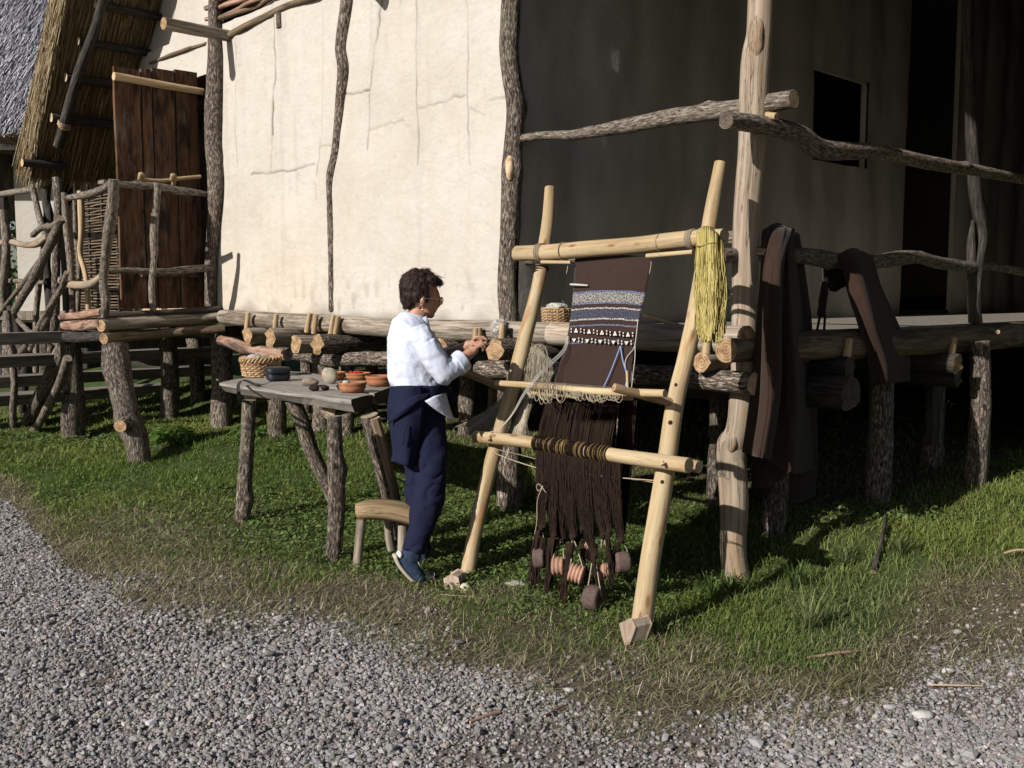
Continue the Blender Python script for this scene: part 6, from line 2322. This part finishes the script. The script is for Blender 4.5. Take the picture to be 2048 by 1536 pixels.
# ------------------------------------------------------------------ single plants
def tuft(px, py, lab, n, h, spread, col, cat="plant", name="grass_tuft"):
    c = on_g(px, py)
    L = []
    W_ = []
    for i in range(n):
        a = rng.uniform(0, 2 * math.pi)
        r = rng.uniform(0, .03)
        hh = h * rng.uniform(.5, 1.1)
        sp = spread * rng.uniform(.3, 1.1)
        d = np.array([math.cos(a), math.sin(a), 0])
        b = c + d * r - [0, 0, .01]
        W_.append([b, b + d * sp * .35 + [0, 0, hh * .6], b + d * sp * .8 + [0, 0, hh * .95], b + d * sp * 1.25 + [0, 0, hh * .85]])
    V, F, C = [], [], []
    for P in W_:
        P = np.array(P)
        s = np.cross(P[3] - P[0], [0, 0, 1.0]); s /= np.linalg.norm(s) + 1e-9
        w = .0045
        b = len(V)
        for k, ww in enumerate((w, w, w * .7)):
            V += [P[k] - s * ww * .6, P[k] + s * ww * .6]
        V.append(P[3])
        F += [(b, b + 1, b + 3, b + 2), (b + 2, b + 3, b + 5, b + 4), (b + 4, b + 5, b + 6)]
        C += [np.array(col) * rng.uniform(.6, 1.3)] * 7
    o = mk(name, dict(v=np.array(V), f=F, a=dict(col=np.array(C))), grass_m)
    tag(o, lab, cat)


def leafy(px, py, lab, n, h, R, size, col, name="leafy_weed"):
    c = on_g(px, py)
    t = thing(name, lab, "plant", c)
    V, F, C, st = [], [], [], []
    for i in range(n):
        a = rng.uniform(0, 2 * math.pi)
        r = R * math.sqrt(rng.rand())
        hh = h * (1 - .6 * (r / R) ** 2) * rng.uniform(.35, 1.05)
        p = c + np.array([r * math.cos(a), r * math.sin(a), hh])
        if i % 3 == 0:
            st.append(tube([c, c * .5 + p * .5 + [0, 0, hh * .15], p], .0022, 4, 4))
        d = np.array([math.cos(a), math.sin(a), rng.normal(-.2, .4)]); d /= np.linalg.norm(d)
        s = np.cross(d, [0, 0, 1.0]) + rng.normal(0, .2, 3); s /= np.linalg.norm(s)
        z = size * rng.uniform(.6, 1.3)
        b = len(V)
        V += [p, p + d * z * .5 + s * z * .28 + [0, 0, .004], p + d * z * 1.2 - [0, 0, z * .2], p + d * z * .5 - s * z * .28 + [0, 0, .004]]
        F += [(b, b + 1, b + 2), (b, b + 2, b + 3)]
        C += [np.array(col) * rng.uniform(.6, 1.4)] * 4
    mk("leaves", dict(v=np.array(V), f=F, a=dict(col=np.array(C))), grass_m, t, smooth=False)["kind"] = "stuff"
    g = merge(*st)
    g['a'] = dict(col=np.tile(np.array(col) * .8, (len(g['v']), 1)))
    mk("stems", g, grass_m, t)


leafy(350, 885, "bright green broad-leaved weed beside the gnarled landing post", 150, .16, .17, .06, (.10, .19, .03))
leafy(500, 872, "low leafy weed under the left end of the table", 110, .10, .16, .055, (.10, .18, .045))
leafy(300, 868, "small weed at the foot of the gnarled landing post", 60, .09, .12, .04, (.09, .16, .03))
leafy(1405, 1052, "low weed in the grass left of the pale corner post", 80, .10, .14, .04, (.10, .16, .04))
tuft(537, 886, "few tall pale grass stalks behind the left table leg", 8, .30, .05, (.26, .26, .10))
tuft(1615, 1265, "long pale grass tuft at the gravel edge right of the corner post", 34, .22, .17, (.19, .22, .09))
tuft(1590, 1180, "green grass tuft just right of the pale corner post", 60, .16, .10, (.09, .14, .04))
tuft(1460, 1190, "grass tuft growing round the foot of the pale corner post", 70, .12, .09, (.10, .16, .045))
tuft(1425, 1200, "grass tuft between the loom and the pale corner post", 60, .13, .10, (.10, .155, .04))
tuft(1690, 1130, "grass tuft beside the half buried stick", 46, .12, .11, (.12, .15, .06))
tuft(1800, 1110, "grass tuft at the edge of the shade on the right", 46, .12, .10, (.12, .15, .06))
tuft(1650, 1382, "flattened yellowish grass tuft on the gravel", 60, .05, .16, (.20, .18, .09))
tuft(640, 1130, "grass tuft at the foot of the front table leg", 40, .07, .06, (.11, .14, .05))

# sticks and bigger stones lying about
TW = [red_bark, end_pale]


def lying(name, lab, pts, r, mats, cat, lift=.01):
    P = []
    for x, y, h in pts:
        p = on_g(x, y)
        P.append(p + [0, 0, h + lift])
    o = mk(name, log(P, r, seg=8, rough=.12, step=.03), mats)
    tag(o, lab, cat)


lying("stick", "dark stick leaning out of the shade in the grass on the right", [(1746, 1148, .0), (1762, 1100, .03), (1772, 1050, .05)], [.014, .012, .009], [bark_dark, end_orange], "stick")
lying("stick", "reddish twig on the gravel below the loom", [(940, 1450, 0), (975, 1438, .004), (1000, 1430, 0)], [.006, .007, .005], TW, "stick")
lying("stick", "thin reddish stick at the lower edge of the grass right of the loom", [(1422, 1330, 0), (1445, 1318, .004), (1464, 1309, 0)], [.004, .005, .004], TW, "stick")
lying("stick", "grey-brown bark strip lying on the bare soil near the gravel", [(1615, 1320, 0), (1680, 1312, .004), (1728, 1306, 0)], [.006, .008, .005], TW, "stick")
lying("stick", "thin pale straw stalk on the gravel at the right", [(1860, 1378, 0), (1910, 1380, .003), (1965, 1380, 0)], .0028, [peg_wood, end_pale], "stick", .016)
lying("stick", "tan stick in the grass near the right picture edge", [(2008, 1122, 0), (2030, 1120, .01), (2060, 1116, 0)], .006, [peg_wood, end_pale], "stick", .04)
lying("stick", "pale brown twig across the soil below the left loom pole", [(880, 1193, 0), (930, 1198, .004), (965, 1200, 0)], .003, [peg_wood, end_pale], "stick")
lying("stick", "small dark twig on the gravel under the loom weights", [(1090, 1440, 0), (1110, 1428, .003), (1130, 1418, 0)], .004, TW, "stick", .014)
st_m = simple("loose_stone", (.46, .44, .42), .9, .15, nz=(60, .7))
for x, y, r, lab in ((1915, 1266, .018, "rounded pale blue-grey stone at the right gravel edge"), (1897, 1345, .022, "flat pale stone half sunk in bare soil at the right"), (1845, 1436, .03, "white elongated stone on the gravel at the lower right"),
                     (1780, 1418, .02, "long thin pale stone above the white one on the gravel"), (1138, 1383, .016, "small brownish stone at the grass edge below the loom")):
    c = on_g(x, y)
    o = mk("stone", ico(c + np.array([0, 0, r * .35]), (r * 1.3, r * .8, r * .55), 2, .3, x, 1.5), st_m)
    tag(o, lab, "stone")

# ------------------------------------------------------------------ far background at the left
leaf_far = col_attr_mat("bush_leaf", .7, .25, .2)


def bush(name, lab, c, r, n, size, col):
    t = thing(name, lab, "bush", (c[0], c[1], c[2]))
    d = rng.normal(0, 1, (n, 3)); d /= np.linalg.norm(d, axis=1)[:, None]
    k = (1 + .35 * vnoise(d[:, 0] * 2.2 + c[0], d[:, 1] * 2.2, d[:, 2] * 2.2, 5)) * rng.uniform(.75, 1.05, n)
    P = np.asarray(c) + [0, 0, r[2]] + d * np.asarray(r) * k[:, None]
    u = rng.normal(0, 1, (n, 3)); u /= np.linalg.norm(u, axis=1)[:, None]
    w = np.cross(u, rng.normal(0, 1, (n, 3))); w /= np.linalg.norm(w, axis=1)[:, None]
    s = size * rng.uniform(.6, 1.4, (n, 1))
    V = np.stack([P - u * s, P + w * s * .6, P + u * s, P - w * s * .6], 1).reshape(-1, 3)
    i = np.arange(n)[:, None] * 4
    F = np.concatenate([i + np.array([[0, 1, 2]]), i + np.array([[0, 2, 3]])])
    C = np.repeat(np.array(col) * rng.uniform(.5, 1.5, (n, 1)), 4, 0)
    mk("foliage", dict(v=V, f=F, a=dict(col=C)), leaf_far, t, smooth=False)["kind"] = "stuff"
    mk("stem", log([np.asarray(c) - [0, 0, .3], np.asarray(c) + [0, 0, r[2]]], [.12, .05], seg=8), [bark, end_grey], t)


for i, (x, y, rr, lab) in enumerate(((-15.5, 28, (3.2, 2.2, 2.6), "green bush seen far off through the left railing"), (-11.0, 30, (3.0, 2.2, 2.9), "green bush further right behind the neighbouring house"), (-20.5, 30, (3.4, 2.4, 2.8), "broad green bush at the far left edge"),
                                      (-7, 32, (3.2, 2.4, 3.0), "green bush behind the stair"))):
    bush("bush", lab, (x, y, float(ground_z(x, y)) - .2), rr, 5000, .10, (.06, .11, .028))
fz = float(ground_z(-12.5, 24.5))
FEN = thing("field_fence", "teal mesh garden fence on thin poles in front of the far bushes", "fence", (-12.5, 24.5, fz))
mk("mesh_panel", box8([(-17, 24.5, fz), (-9, 24.5, fz), (-9, 24.53, fz), (-17, 24.53, fz), (-17, 24.5, fz + .75), (-9, 24.5, fz + .75), (-9, 24.53, fz + .75), (-17, 24.53, fz + .75)]), simple("teal_mesh", (.03, .12, .10)), FEN, smooth=False)
for x in np.arange(-16.5, -9, 1.1):
    mk("pole", log([(x, 24.4, fz - .1), (x + .1, 24.4, fz + 1.3)], .03, seg=7), [peg_wood, end_pale], FEN)
